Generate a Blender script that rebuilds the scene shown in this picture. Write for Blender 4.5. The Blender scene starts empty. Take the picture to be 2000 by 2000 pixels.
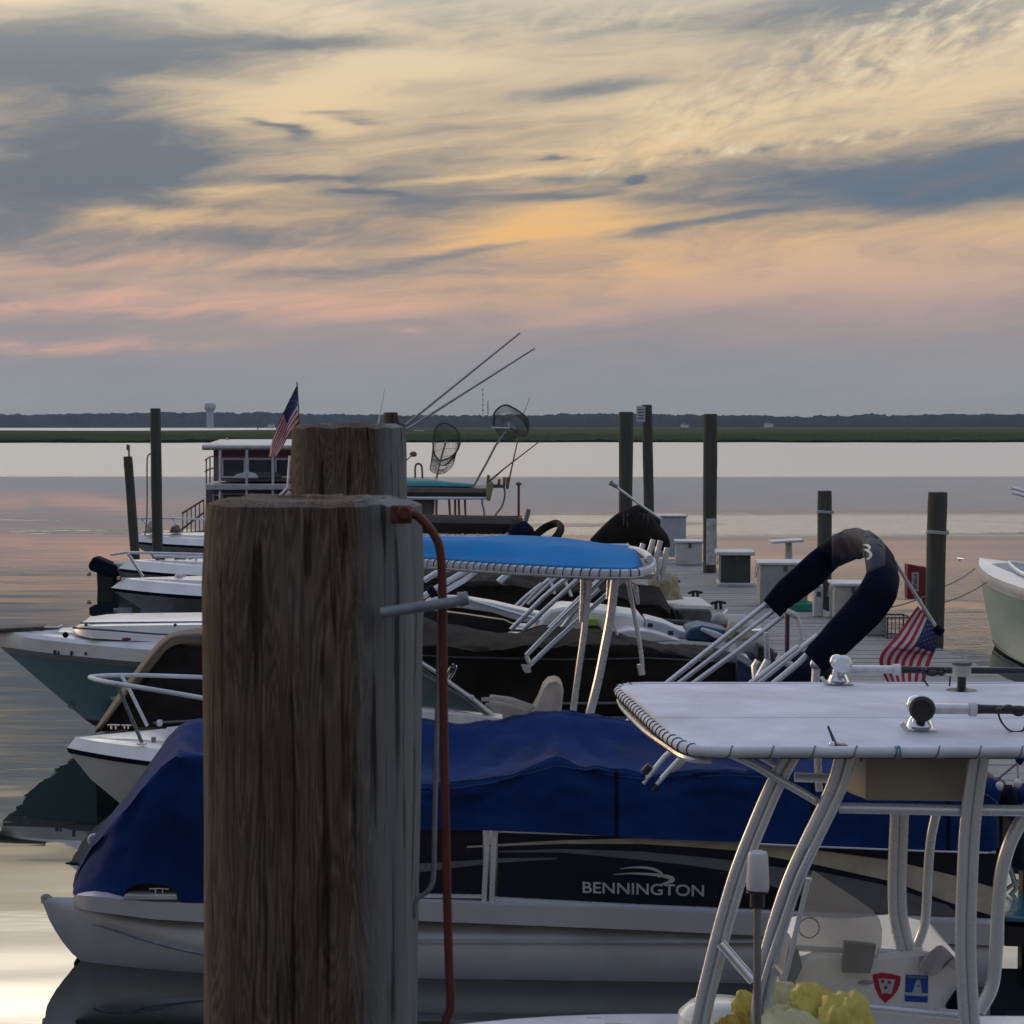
import bpy, math, random
from mathutils import Vector, noise
random.seed(7)
C = bpy.context.scene
COL = C.collection
F = 3600.0; H = 3.6
PITCH = math.atan(170/F)
cp, sp_ = math.cos(PITCH), math.sin(PITCH)

# ---------------------------------------------------------------- pixel helpers
def ray(px, py):
    a = (px-1000)/F; b = -(py-1000)/F
    return Vector((a, cp + b*sp_, -sp_ + b*cp))
def P(px, py, Y):
    d = ray(px, py); t = Y/d.y
    return Vector((d.x*t, Y, H + d.z*t))
def PZ(px, py, z):
    d = ray(px, py); t = (z-H)/d.z
    return Vector((d.x*t, d.y*t, z))
class Fr:
    """vertical plane Y = Y0 + a*x (+ d)"""
    def __init__(s, Y0, a): s.Y0 = Y0; s.a = a
    def n(s, px, py, d=0.0):
        r = ray(px, py); t = (s.Y0+d)/(r.y - s.a*r.x)
        return Vector((r.x*t, r.y*t, H + r.z*t))
def V(*a): return Vector(a)
def lerp(a, b, t): return a + (b-a)*t
def interp(x, tab):
    if x <= tab[0][0]: return tab[0][1]
    for (x0, y0), (x1, y1) in zip(tab, tab[1:]):
        if x <= x1: return y0 + (y1-y0)*(x-x0)/(x1-x0)
    return tab[-1][1]
def sm(t):
    t = max(0, min(1, t)); return t*t*(3-2*t)
def catmull(pts, k=6):
    if len(pts) < 3: return list(pts)
    out = []
    n = len(pts)
    for i in range(n-1):
        p0 = pts[max(i-1, 0)]; p1 = pts[i]; p2 = pts[i+1]; p3 = pts[min(i+2, n-1)]
        for j in range(k):
            t = j/k
            out.append(0.5*((2*p1) + (p2-p0)*t + (2*p0-5*p1+4*p2-p3)*t*t + (3*p1-p0-3*p2+p3)*t**3))
    out.append(pts[-1]); return out

# ---------------------------------------------------------------- mesh builder
class MB:
    def __init__(s): s.v = []; s.f = []; s.m = []; s.mi = 0
    def add(s, vs, fs):
        o = len(s.v); s.v += [Vector(p) for p in vs]
        for f in fs: s.f.append([o+i for i in f]); s.m.append(s.mi)
        return s
    def box(s, c, size, rz=0, rx=0, ry=0):
        from mathutils import Euler
        R = Euler((rx, ry, rz)).to_matrix(); x, y, z = [q/2 for q in size]; c = Vector(c)
        vs = [c + R @ Vector(p) for p in ((-x,-y,-z),(x,-y,-z),(x,y,-z),(-x,y,-z),(-x,-y,z),(x,-y,z),(x,y,z),(-x,y,z))]
        return s.add(vs, [(0,3,2,1),(4,5,6,7),(0,1,5,4),(1,2,6,5),(2,3,7,6),(3,0,4,7)])
    def prism(s, poly, vec):
        n = len(poly); vec = Vector(vec)
        vs = [Vector(p) for p in poly] + [Vector(p)+vec for p in poly]
        nn = Vector((0,0,0))
        for i in range(n):
            a, b = vs[i], vs[(i+1) % n]; nn += a.cross(b)
        fs = [tuple(range(n)), tuple(range(2*n-1, n-1, -1))] + [(i, n+i, n+(i+1) % n, (i+1) % n) for i in range(n)]
        if nn.dot(vec) > 0: fs = [tuple(reversed(f)) for f in fs]
        return s.add(vs, fs)
    def tube(s, pts, r, n=8, k=0, closed=False, flat=None):
        pts = [Vector(p) for p in pts]
        if k: pts = catmull(pts, k)
        m = len(pts)
        rs = r if isinstance(r, (list, tuple)) else [r]*m
        if len(rs) != m: rs = [interp(i/(m-1), [(j/(len(rs)-1), q) for j, q in enumerate(rs)]) for i in range(m)]
        vs = []; up = None
        for i in range(m):
            if closed: t = pts[(i+1) % m] - pts[i-1]
            else: t = pts[min(i+1, m-1)] - pts[max(i-1, 0)]
            t.normalize()
            if up is None:
                up = Vector((0,0,1)) if abs(t.z) < .9 else Vector((1,0,0))
            if flat is not None: up = Vector(flat[0])
            a = (up - t*up.dot(t)).normalized(); b = t.cross(a)
            if flat is None: up = a
            for j in range(n):
                q = 2*math.pi*j/n
                ca, sa = math.cos(q), math.sin(q)
                if flat is None: vs.append(pts[i] + (a*ca + b*sa)*rs[i])
                else:
                    e = flat[3] if len(flat) > 3 else 1
                    ca = math.copysign(abs(ca)**e, ca); sa = math.copysign(abs(sa)**e, sa)
                    vs.append(pts[i] + a*ca*flat[1]*rs[i] + b*sa*flat[2]*rs[i])
        fs = []
        for i in range(m if closed else m-1):
            for j in range(n):
                i2 = (i+1) % m
                fs.append((i*n+j, i*n+(j+1) % n, i2*n+(j+1) % n, i2*n+j))
        if not closed:
            fs.append(tuple(range(n-1, -1, -1))); fs.append(tuple((m-1)*n+j for j in range(n)))
        return s.add(vs, fs)
    def lathe(s, prof, base, n=16, ax=(0,0,1), caps=True):
        ax = Vector(ax).normalized(); base = Vector(base)
        a = ax.orthogonal().normalized(); b = ax.cross(a); vs = []
        for r, z in prof:
            for j in range(n):
                q = 2*math.pi*j/n; vs.append(base + ax*z + (a*math.cos(q)+b*math.sin(q))*r)
        fs = [(i*n+j, i*n+(j+1) % n, (i+1)*n+(j+1) % n, (i+1)*n+j) for i in range(len(prof)-1) for j in range(n)]
        if caps: fs.append(tuple(range(n-1, -1, -1))); fs.append(tuple((len(prof)-1)*n+j for j in range(n)))
        return s.add(vs, fs)
    def ball(s, c, r, n=12, m=8):
        r = Vector((r, r, r)) if isinstance(r, (int, float)) else Vector(r); c = Vector(c); vs = []
        for i in range(1, m):
            t = math.pi*i/m
            for j in range(n):
                q = 2*math.pi*j/n
                vs.append(c + Vector((r.x*math.sin(t)*math.cos(q), r.y*math.sin(t)*math.sin(q), r.z*math.cos(t))))
        fs = [(i*n+j, (i+1)*n+j, (i+1)*n+(j+1) % n, i*n+(j+1) % n) for i in range(m-2) for j in range(n)]
        vs += [c+Vector((0,0,r.z)), c-Vector((0,0,r.z))]; T = (m-1)*n
        fs += [(T, j, (j+1) % n) for j in range(n)] + [(T+1, (m-2)*n+(j+1) % n, (m-2)*n+j) for j in range(n)]
        return s.add(vs, fs)
    def grid(s, G, flip=False, mats=None):
        nu, nv = len(G), len(G[0]); o = len(s.v)
        for row in G: s.v += [Vector(p) for p in row]
        for i in range(nu-1):
            for j in range(nv-1):
                f = [o+i*nv+j, o+(i+1)*nv+j, o+(i+1)*nv+j+1, o+i*nv+j+1]
                s.f.append(f[::-1] if flip else f); s.m.append(mats(i, j) if mats else s.mi)
        return s
    def build(s, name, mat, parent=None, bevel=0, solid=0, smooth=True, ang=40, off=-1):
        me = bpy.data.meshes.new(name)
        w = Vector((0,0,0)); q = parent
        while q is not None: w += q.location; q = q.parent
        me.from_pydata([tuple(p-w) for p in s.v], [], s.f)
        for m in (mat if isinstance(mat, (list, tuple)) else [mat]): me.materials.append(m)
        me.polygons.foreach_set('material_index', s.m)
        me.update()
        if smooth:
            me.polygons.foreach_set('use_smooth', [True]*len(me.polygons))
            me.set_sharp_from_angle(angle=math.radians(ang))
        o = bpy.data.objects.new(name, me); COL.objects.link(o)
        if parent: o.parent = parent
        if solid:
            md = o.modifiers.new('Solidify', 'SOLIDIFY'); md.thickness = solid; md.offset = off
        if bevel:
            md = o.modifiers.new('Bevel', 'BEVEL'); md.width = bevel; md.segments = 2; md.limit_method = 'ANGLE'; md.angle_limit = math.radians(40)
        return o
def thing(name, label, cat, loc, group=None, kind=None):
    o = bpy.data.objects.new(name, None); COL.objects.link(o); o.location = Vector(loc); o.empty_display_size = .2
    return tag(o, label, cat, group, kind)
def tag(o, label=None, cat=None, group=None, kind=None):
    if label: o['label'] = label
    if cat: o['category'] = cat
    if group: o['group'] = group
    if kind: o['kind'] = kind
    return o
def one(mb, name, label, cat, mat, group=None, **kw):
    """a thing that is one mesh, its origin put at its base"""
    n = len(mb.v); cx = sum(p.x for p in mb.v)/n; cy = sum(p.y for p in mb.v)/n; cz = min(p.z for p in mb.v)
    c = Vector((cx, cy, cz)); mb.v = [p-c for p in mb.v]
    o = mb.build(name, mat, None, **kw); o.location = c
    return tag(o, label, cat, group)

# ---------------------------------------------------------------- materials
def nodes(name):
    m = bpy.data.materials.new(name); m.use_nodes = True
    nt = m.node_tree; b = nt.nodes['Principled BSDF']
    return m, nt, b
def M(name, col, rough=.5, metal=0.0, var=.18, scale=6, stretch=(1,1,1), bump=0.0, bscale=None, spec=.5, coat=0, alpha=1, col2=None, trans=0, rvar=.1, sheen=0):
    m, nt, b = nodes(name); N = nt.nodes; L = nt.links
    tc = N.new('ShaderNodeTexCoord'); mp = N.new('ShaderNodeMapping'); mp.inputs['Scale'].default_value = stretch
    L.new(tc.outputs['Object'], mp.inputs['Vector'])
    nz = N.new('ShaderNodeTexNoise'); nz.inputs['Scale'].default_value = scale; nz.inputs['Detail'].default_value = 6; nz.inputs['Roughness'].default_value = .6
    L.new(mp.outputs[0], nz.inputs['Vector'])
    rp = N.new('ShaderNodeValToRGB'); c2 = col2 or tuple(c*(1-var*1.6) for c in col)
    c1 = col if col2 else tuple(min(1, c*(1+var*.5)) for c in col)
    rp.color_ramp.elements[0].position = .3; rp.color_ramp.elements[1].position = .7
    rp.color_ramp.elements[0].color = (*c2, 1); rp.color_ramp.elements[1].color = (*c1, 1)
    L.new(nz.outputs['Fac'], rp.inputs[0]); L.new(rp.outputs[0], b.inputs['Base Color'])
    mr = N.new('ShaderNodeMapRange'); mr.inputs['To Min'].default_value = max(0.02, rough-rvar); mr.inputs['To Max'].default_value = min(1, rough+rvar)
    L.new(nz.outputs['Fac'], mr.inputs['Value']); L.new(mr.outputs[0], b.inputs['Roughness'])
    b.inputs['Metallic'].default_value = metal; b.inputs['Specular IOR Level'].default_value = spec
    b.inputs['Coat Weight'].default_value = coat; b.inputs['Alpha'].default_value = alpha
    b.inputs['Transmission Weight'].default_value = trans
    if sheen: b.inputs['Sheen Weight'].default_value = sheen
    if bump:
        n2 = N.new('ShaderNodeTexNoise'); n2.inputs['Scale'].default_value = bscale or scale*4; n2.inputs['Detail'].default_value = 5
        L.new(mp.outputs[0], n2.inputs['Vector'])
        bp = N.new('ShaderNodeBump'); bp.inputs['Strength'].default_value = 1; bp.inputs['Distance'].default_value = bump
        L.new(n2.outputs['Fac'], bp.inputs['Height']); L.new(bp.outputs[0], b.inputs['Normal'])
    return m
white = M('white_gelcoat', (.74,.74,.74), .32, var=.1, scale=3, coat=.2)
whitefab = M('white_canvas', (.65,.67,.74), .75, var=.16, scale=3.2, bump=.002, bscale=9)
offwhite = M('cream_plastic', (.55,.53,.47), .5, var=.15)
beige = M('beige_box_plastic', (.40,.37,.32), .55, var=.12, scale=4)
grey = M('grey_plastic', (.28,.30,.32), .5)
dgrey = M('dark_grey', (.07,.075,.08), .6)
black = M('black_plastic', (.015,.015,.018), .4)
alum = M('brushed_aluminium', (.62,.62,.63), .3, metal=.85, var=.12, scale=20)
tubew = M('anodised_tube', (.62,.66,.72), .28, metal=.45, var=.03, scale=12, rvar=.04)
pont = M('painted_aluminium', (.44,.46,.50), .38, metal=.3, var=.14, scale=2.5, bump=.0015, bscale=3)
chrome = M('chrome', (.75,.75,.76), .12, metal=1, var=.1, scale=20)
bluecov = M('royal_blue_cover', (.008,.030,.135), .9, var=.3, scale=1.7, bump=.010, bscale=6, spec=.12)
navy = M('navy_canvas', (.005,.008,.026), .92, var=.25, scale=4, bump=.006, bscale=14, spec=.12)
navyl = M('faded_navy_canvas', (.028,.033,.060), .85, var=.2, scale=5, bump=.003, bscale=14)
brightblue = M('bright_blue_vinyl', (.003,.20,.52), .85, var=.15, scale=2, spec=.12)
tarp = M('black_brown_tarp', (.026,.022,.021), .92, spec=.1, var=.35, scale=2, bump=.014, bscale=5)
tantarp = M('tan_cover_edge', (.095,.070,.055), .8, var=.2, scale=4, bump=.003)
brown = M('faded_brown_canvas', (.12,.095,.08), .85, var=.3, scale=3, bump=.004, bscale=8)
tealfab = M('teal_canvas', (.03,.24,.27), .7, var=.2, scale=3)
tealhull = M('teal_hull', (.040,.18,.23), .22, var=.12, scale=1.5, coat=.4)
panel = M('black_fence_panel', (.007,.009,.022), .4, spec=.25, var=.25, scale=2)
tan = M('tan_stripe', (.44,.41,.33), .45)
greystripe = M('grey_stripe', (.12,.125,.135), .45)
letter = M('silver_lettering', (.44,.44,.42), .4)
rust = M('rusty_red_steel', (.13,.02,.013), .65, var=.5, scale=14, col2=(.05,.012,.010), bump=.001, bscale=60)
galv = M('galvanised_steel', (.24,.26,.29), .55, metal=.3, var=.3, scale=15, bump=.001, bscale=60)
woodpost = M('treated_pile_wood', (.085,.085,.07), .85, var=.5, scale=6, stretch=(4,4,.35), col2=(.035,.04,.035), bump=.012, bscale=12)
deckwood = M('weathered_deck_boards', (.33,.31,.31), .8, var=.3, scale=5, stretch=(.6,3,1), col2=(.20,.19,.19), bump=.004)
beam = M('dark_beam_wood', (.10,.085,.07), .85, var=.4, scale=5)
maroon = M('maroon_wall', (.09,.022,.04), .6)
glassd = M('dark_window_glass', (.03,.035,.05), .08, var=.05)
red = M('red_paint', (.20,.012,.016), .45)
yellow = M('yellow_oilskin', (.74,.65,.15), .5, var=.2, scale=3, col2=(.64,.57,.16), bump=.003, bscale=20)
olive = M('dull_yellow_tarp', (.30,.28,.17), .8, var=.3, scale=8, bump=.01, bscale=12)
green = M('green_crate', (.01,.22,.15), .5)
lime = M('lime_cushion', (.33,.48,.10), .6)
greenbox = M('dark_green_box', (.035,.05,.05), .6)
rope = M('rope_fibre', (.22,.20,.19), .9, scale=40)
rope2 = M('pale_rope', (.40,.42,.42), .9, scale=40)
netm = M('net_cord', (.08,.075,.08), .8)
bronze = M('bronze_rod', (.16,.10,.06), .45)
flagred = M('flag_red', (.50,.03,.06), .75); flagwhite = M('flag_white', (.72,.68,.70), .75); flagblue = M('flag_blue', (.035,.045,.15), .75)
stickred = M('sticker_red', (.38,.012,.04), .4); stickblue = M('sticker_blue', (.01,.06,.34), .4); stickwhite = M('sticker_white', (.40,.47,.53), .4)
bottomblack = M('black_bottom_paint', (.012,.012,.013), .7)
smoke = M('smoked_acrylic', (.50,.50,.50), .2, var=.05, alpha=.5)
clear = M('greenish_glass', (.10,.16,.15), .08, var=.1, alpha=.7)
seatm = M('cream_vinyl', (.48,.44,.40), .55)
lampwhite = M('white_lamp_dome', (.62,.60,.63), .45, var=.05)
greenhull = M('weathered_pale_green_hull', (.45,.60,.55), .35, var=.3, scale=2, col2=(.34,.47,.45))

def pile_mat():
    m, nt, b = nodes('weathered_pile_wood'); N = nt.nodes; L = nt.links
    tc = N.new('ShaderNodeTexCoord')
    def noise_(sc, st, det=8, rough=.65, dist=0):
        mp = N.new('ShaderNodeMapping'); mp.inputs['Scale'].default_value = st; L.new(tc.outputs['Object'], mp.inputs[0])
        n = N.new('ShaderNodeTexNoise'); n.inputs['Scale'].default_value = sc; n.inputs['Detail'].default_value = det
        n.inputs['Roughness'].default_value = rough; n.inputs['Distortion'].default_value = dist; L.new(mp.outputs[0], n.inputs[0]); return n
    fine = noise_(230, (1,1,.045), 6, .7, .3); mid = noise_(55, (1,1,.11), 9, .75, 1.6); big = noise_(7, (1,1,.45), 6)
    r1 = N.new('ShaderNodeValToRGB'); e = r1.color_ramp.elements
    e[0].position = .28; e[0].color = (.030,.022,.017,1); e[1].position = .72; e[1].color = (.24,.175,.130,1)
    x = e.new(.5); x.color = (.095,.066,.048,1)
    mx = N.new('ShaderNodeMath'); mx.operation = 'MULTIPLY_ADD'; mx.inputs[1].default_value = .5
    L.new(fine.outputs[0], mx.inputs[0])
    m2 = N.new('ShaderNodeMath'); m2.operation = 'MULTIPLY'; m2.inputs[1].default_value = .5; L.new(mid.outputs[0], m2.inputs[0]); L.new(m2.outputs[0], mx.inputs[2])
    L.new(mx.outputs[0], r1.inputs[0])
    # grey weathering in large patches, grain rings
    r2 = N.new('ShaderNodeValToRGB'); r2.color_ramp.elements[0].position = .42; r2.color_ramp.elements[1].position = .68
    L.new(big.outputs[0], r2.inputs[0])
    gm = N.new('ShaderNodeMixRGB'); gm.inputs[2].default_value = (.25,.26,.26,1); L.new(r1.outputs[0], gm.inputs[1])
    f = N.new('ShaderNodeMath'); f.operation = 'MULTIPLY'; f.inputs[1].default_value = .22; L.new(r2.outputs[0], f.inputs[0]); L.new(f.outputs[0], gm.inputs[0])
    # cathedral grain: contour lines of a slowly varying field
    cf = noise_(9, (1.4,1.4,.16), 2, .5, .5)
    cs = N.new('ShaderNodeMath'); cs.operation = 'MULTIPLY'; cs.inputs[1].default_value = 190; L.new(cf.outputs[0], cs.inputs[0])
    c2 = N.new('ShaderNodeMath'); c2.operation = 'ADD'; L.new(cs.outputs[0], c2.inputs[0])
    c3 = N.new('ShaderNodeMath'); c3.operation = 'MULTIPLY'; c3.inputs[1].default_value = 7; L.new(mid.outputs[0], c3.inputs[0]); L.new(c3.outputs[0], c2.inputs[1])
    c4 = N.new('ShaderNodeMath'); c4.operation = 'SINE'; L.new(c2.outputs[0], c4.inputs[0])
    r4 = N.new('ShaderNodeMapRange'); r4.inputs['From Min'].default_value = -1; r4.inputs['To Min'].default_value = .55; r4.inputs['To Max'].default_value = 1.3; L.new(c4.outputs[0], r4.inputs[0])
    g2 = N.new('ShaderNodeMixRGB'); g2.blend_type = 'MULTIPLY'; g2.inputs[0].default_value = .75; L.new(gm.outputs[0], g2.inputs[1]); L.new(r4.outputs[0], g2.inputs[2])
    # one side mixed to a paler blue-grey past a ragged boundary
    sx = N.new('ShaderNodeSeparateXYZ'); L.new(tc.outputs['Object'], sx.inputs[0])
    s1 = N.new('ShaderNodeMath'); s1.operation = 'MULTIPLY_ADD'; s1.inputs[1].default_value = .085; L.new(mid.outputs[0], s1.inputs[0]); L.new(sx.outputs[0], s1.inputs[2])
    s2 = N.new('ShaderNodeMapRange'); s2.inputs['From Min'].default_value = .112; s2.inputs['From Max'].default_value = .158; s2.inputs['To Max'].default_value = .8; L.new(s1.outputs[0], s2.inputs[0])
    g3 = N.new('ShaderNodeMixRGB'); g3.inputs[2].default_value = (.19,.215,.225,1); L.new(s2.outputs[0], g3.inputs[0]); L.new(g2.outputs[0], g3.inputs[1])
    # dark checks (cracks)
    ck = noise_(75, (1,1,.03), 4, .6, .5); r3 = N.new('ShaderNodeValToRGB')
    r3.color_ramp.elements[0].position = .34; r3.color_ramp.elements[0].color = (.25,.22,.2,1); r3.color_ramp.elements[1].position = .42; r3.color_ramp.elements[1].color = (1,1,1,1)
    L.new(ck.outputs[0], r3.inputs[0])
    mm = N.new('ShaderNodeMixRGB'); mm.blend_type = 'MULTIPLY'; mm.inputs[0].default_value = 1; L.new(g3.outputs[0], mm.inputs[1]); L.new(r3.outputs[0], mm.inputs[2])
    L.new(mm.outputs[0], b.inputs['Base Color']); b.inputs['Roughness'].default_value = .85; b.inputs['Specular IOR Level'].default_value = .25
    ad = N.new('ShaderNodeMath'); ad.operation = 'ADD'; L.new(mx.outputs[0], ad.inputs[0]); L.new(r3.outputs[0], ad.inputs[1])
    bp = N.new('ShaderNodeBump'); bp.inputs['Strength'].default_value = 1; bp.inputs['Distance'].default_value = .004; L.new(ad.outputs[0], bp.inputs['Height']); L.new(bp.outputs[0], b.inputs['Normal'])
    return m
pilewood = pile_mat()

# ---------------------------------------------------------------- generic boat hull
class Hull:
    """levels: (z at bow, z at stern, stem position, half beam) from keel to sheer; s runs from the bow aft"""
    def __init__(h, tip, ang, L, levels, tl=2.2, pw=2.2, n=26):
        h.O = Vector((tip.x, tip.y, 0)); h.d = Vector((math.cos(ang), math.sin(ang), 0)); h.w = Vector((-h.d.y, h.d.x, 0))
        h.L = L; h.lv = levels; h.n = n; h.st = []
        for i in range(n):
            u = (i/(n-1))**1.4; row = []
            for zb, zs, x0, hw in levels:
                s = x0 + (L-x0)*u; w = hw*(1-(1-min(1, (s-x0)/tl))**pw) + .004
                row.append((s, w, zb+(zs-zb)*(1-(1-u)**1.8)))
            h.st.append(row)
    def p(h, s, w, z): return h.O + h.d*s + h.w*w + Vector((0,0,z))
    def band(h, a, b, name, mat, parent, out=0.0, stern=True, **kw):
        mb = MB()
        for sg in (-1, 1):
            mb.grid([[h.p(r[k][0], sg*(r[k][1]+out), r[k][2]) for k in range(a, b+1)] for r in h.st], flip=(sg > 0))
        if stern:
            r = h.st[-1]
            mb.grid([[h.p(r[k][0], -r[k][1]-out, r[k][2]) for k in range(a, b+1)], [h.p(r[k][0], r[k][1]+out, r[k][2]) for k in range(a, b+1)]])
        return mb.build(name, mat, parent, **kw)
    def deck(h, name, mat, parent, g=.16, cut=.5, floor=.25, camber=.05, up=.0, **kw):
        G = []
        for i, r in enumerate(h.st):
            s, w, z = r[-1]; u = s/h.L; z += up; gi = min(g, w*.5)
            c = u > cut; zf = floor if c else z+camber*min(1, w)
            G.append([h.p(s, -w, z), h.p(s, -(w-gi), z+.01), h.p(s, -(w-gi)*.98, zf if c else z+camber*.6*min(1, w)), h.p(s, 0, zf), h.p(s, (w-gi)*.98, zf if c else z+camber*.6*min(1, w)), h.p(s, w-gi, z+.01), h.p(s, w, z)])
        return MB().grid(G, flip=True).build(name, mat, parent, ang=25, **kw)
    def rail(h, k, name, mat, parent, r=.025, dz=0, a=0, b=None):
        mb = MB(); b = b or h.n
        pts = [h.p(x[k][0], -x[k][1], x[k][2]+dz) for x in h.st[a:b]]
        pt2 = [h.p(x[k][0], x[k][1], x[k][2]+dz) for x in h.st[a:b]]
        mb.tube(pts[::-1]+pt2[1:] if a == 0 else pts, r, 6)
        if a: mb.tube(pt2, r, 6)
        return mb.build(name, mat, parent)
def text(s, name, mat, parent, org, xd, up, width=None, height=None, depth=.004, font=None):
    cu = bpy.data.curves.new('t', 'FONT'); cu.body = s; cu.size = 1; cu.extrude = 0; cu.offset = .012
    o = bpy.data.objects.new('t', cu); COL.objects.link(o)
    me = bpy.data.meshes.new_from_object(o.evaluated_get(bpy.context.evaluated_depsgraph_get()))
    bpy.data.objects.remove(o)
    vs = [v.co.copy() for v in me.vertices]; fs = [tuple(p.vertices) for p in me.polygons]; bpy.data.meshes.remove(me)
    x0 = min(v.x for v in vs); x1 = max(v.x for v in vs); y0 = min(v.y for v in vs); y1 = max(v.y for v in vs)
    sx = width/(x1-x0); sy = (height/(y1-y0)) if height else sx
    xd = Vector(xd).normalized(); up = Vector(up).normalized()
    mb = MB(); mb.add([Vector(org)+xd*(v.x-x0)*sx+up*(v.y-y0)*sy for v in vs], fs)
    return mb.build(name, mat, parent, smooth=False, solid=depth, off=0)
# ================================================================ camera, light, sky
cam = bpy.data.cameras.new('camera'); co = bpy.data.objects.new('camera', cam); COL.objects.link(co); C.camera = co
cam.sensor_width = 36; cam.lens = 36*F/2000; cam.clip_end = 30000; cam.clip_start = .05
co.location = (0, 0, H); co.rotation_euler = (math.radians(90)-PITCH, 0, 0)
cam.dof.use_dof = True; cam.dof.focus_distance = 14; cam.dof.aperture_fstop = 22
C.view_settings.view_transform = 'Standard'; C.view_settings.look = 'None'; C.view_settings.gamma = 1; C.view_settings.exposure = .08
C.render.engine = 'CYCLES'; C.cycles.use_denoising = True; C.cycles.max_bounces = 8; C.cycles.volume_bounces = 1
C.cycles.transparent_max_bounces = 12; C.cycles.sample_clamp_indirect = 6; C.cycles.caustics_reflective = False; C.cycles.caustics_refractive = False

SUN_AZ = math.radians(-46); SUN_EL = math.radians(5)
sl = bpy.data.lights.new('sun', 'SUN'); sl.energy = .4; sl.angle = math.radians(6); sl.color = (1, .66, .36)
so = bpy.data.objects.new('sun', sl); COL.objects.link(so)
sd = Vector((math.sin(SUN_AZ)*math.cos(SUN_EL), math.cos(SUN_AZ)*math.cos(SUN_EL), math.sin(SUN_EL)))
so.rotation_euler = sd.to_track_quat('Z', 'Y').to_euler(); so.location = (0, 0, 40)

w = bpy.data.worlds.new('World'); C.world = w; w.use_nodes = True
nt = w.node_tree; N = nt.nodes; L = nt.links; N.clear()
out = N.new('ShaderNodeOutputWorld'); bg = N.new('ShaderNodeBackground'); L.new(bg.outputs[0], out.inputs[0])
def mth(op, a, b=None, c=None, clamp=False):
    n = N.new('ShaderNodeMath'); n.operation = op; n.use_clamp = clamp
    for i, x in enumerate((a, b, c)):
        if x is None: continue
        if isinstance(x, (int, float)): n.inputs[i].default_value = x
        else: L.new(x, n.inputs[i])
    return n.outputs[0]
def mix(f, a, b, mode='MIX'):
    n = N.new('ShaderNodeMixRGB'); n.blend_type = mode
    for i, x in enumerate((f, a, b)):
        if isinstance(x, (int, float)): n.inputs[i].default_value = x
        elif isinstance(x, tuple): n.inputs[i].default_value = (*x, 1)
        else: L.new(x, n.inputs[i])
    return n.outputs[0]
def ramp(x, stops, interp_='LINEAR'):
    n = N.new('ShaderNodeValToRGB'); n.color_ramp.interpolation = interp_; cr = n.color_ramp.elements
    L.new(x, n.inputs[0])
    while len(cr) < len(stops): cr.new(.5)
    for e, (p, c) in zip(cr, stops): e.position = p; e.color = (*c, 1) if isinstance(c, tuple) else (c, c, c, 1)
    return n.outputs[0]
def mr(x, a, b, c=0, d=1, typ='SMOOTHSTEP'):
    n = N.new('ShaderNodeMapRange'); n.interpolation_type = typ
    L.new(x, n.inputs['Value'])
    for k, v_ in zip(('From Min', 'From Max', 'To Min', 'To Max'), (a, b, c, d)): n.inputs[k].default_value = v_
    return n.outputs[0]
tc = N.new('ShaderNodeTexCoord'); sep = N.new('ShaderNodeSeparateXYZ'); L.new(tc.outputs['Generated'], sep.inputs[0])
AZ = mth('ARCTAN2', sep.outputs[0], sep.outputs[1]); EL = mth('ARCSINE', sep.outputs[2])
def comb(a, b, c=0.0):
    n = N.new('ShaderNodeCombineXYZ')
    for i, x in enumerate((a, b, c)):
        if isinstance(x, (int, float)): n.inputs[i].default_value = x
        else: L.new(x, n.inputs[i])
    return n.outputs[0]
ELa = mth('ABSOLUTE', EL)
# cloud streak coordinates: stretched along the horizon, slightly rising to the right
tilt = mth('MULTIPLY_ADD', AZ, -.10, ELa)
base = comb(mth('MULTIPLY', AZ, 3.0), mth('MULTIPLY', tilt, 15.0))
def nz(vec, scale, det, rough, dist=0.0, off=(0,0,0)):
    mp = N.new('ShaderNodeMapping'); mp.inputs['Location'].default_value = off; L.new(vec, mp.inputs[0])
    n = N.new('ShaderNodeTexNoise'); n.inputs['Scale'].default_value = scale; n.inputs['Detail'].default_value = det
    n.inputs['Roughness'].default_value = rough; n.inputs['Distortion'].default_value = dist; L.new(mp.outputs[0], n.inputs[0]); return n
wn = nz(base, 1.3, 4, .55, 0, (3, 1, 0))
wv = N.new('ShaderNodeVectorMath'); wv.operation = 'MULTIPLY_ADD'; L.new(wn.outputs['Color'], wv.inputs[0]); wv.inputs[1].default_value = (.9, .9, 0)
L.new(base, wv.inputs[2]); WB = wv.outputs[0]
big = nz(WB, 1.5, 7, .52, .3, (5.2, 2.1, 0)).outputs[0]
fine = nz(WB, 6.0, 7, .62, .2, (1.1, 7.3, 0)).outputs[0]
rip = nz(comb(mth('MULTIPLY', AZ, 9.0), mth('MULTIPLY', mth('MULTIPLY_ADD', AZ, -.35, ELa), 20.0)), 6.0, 4, .6, .4).outputs[0]
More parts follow.
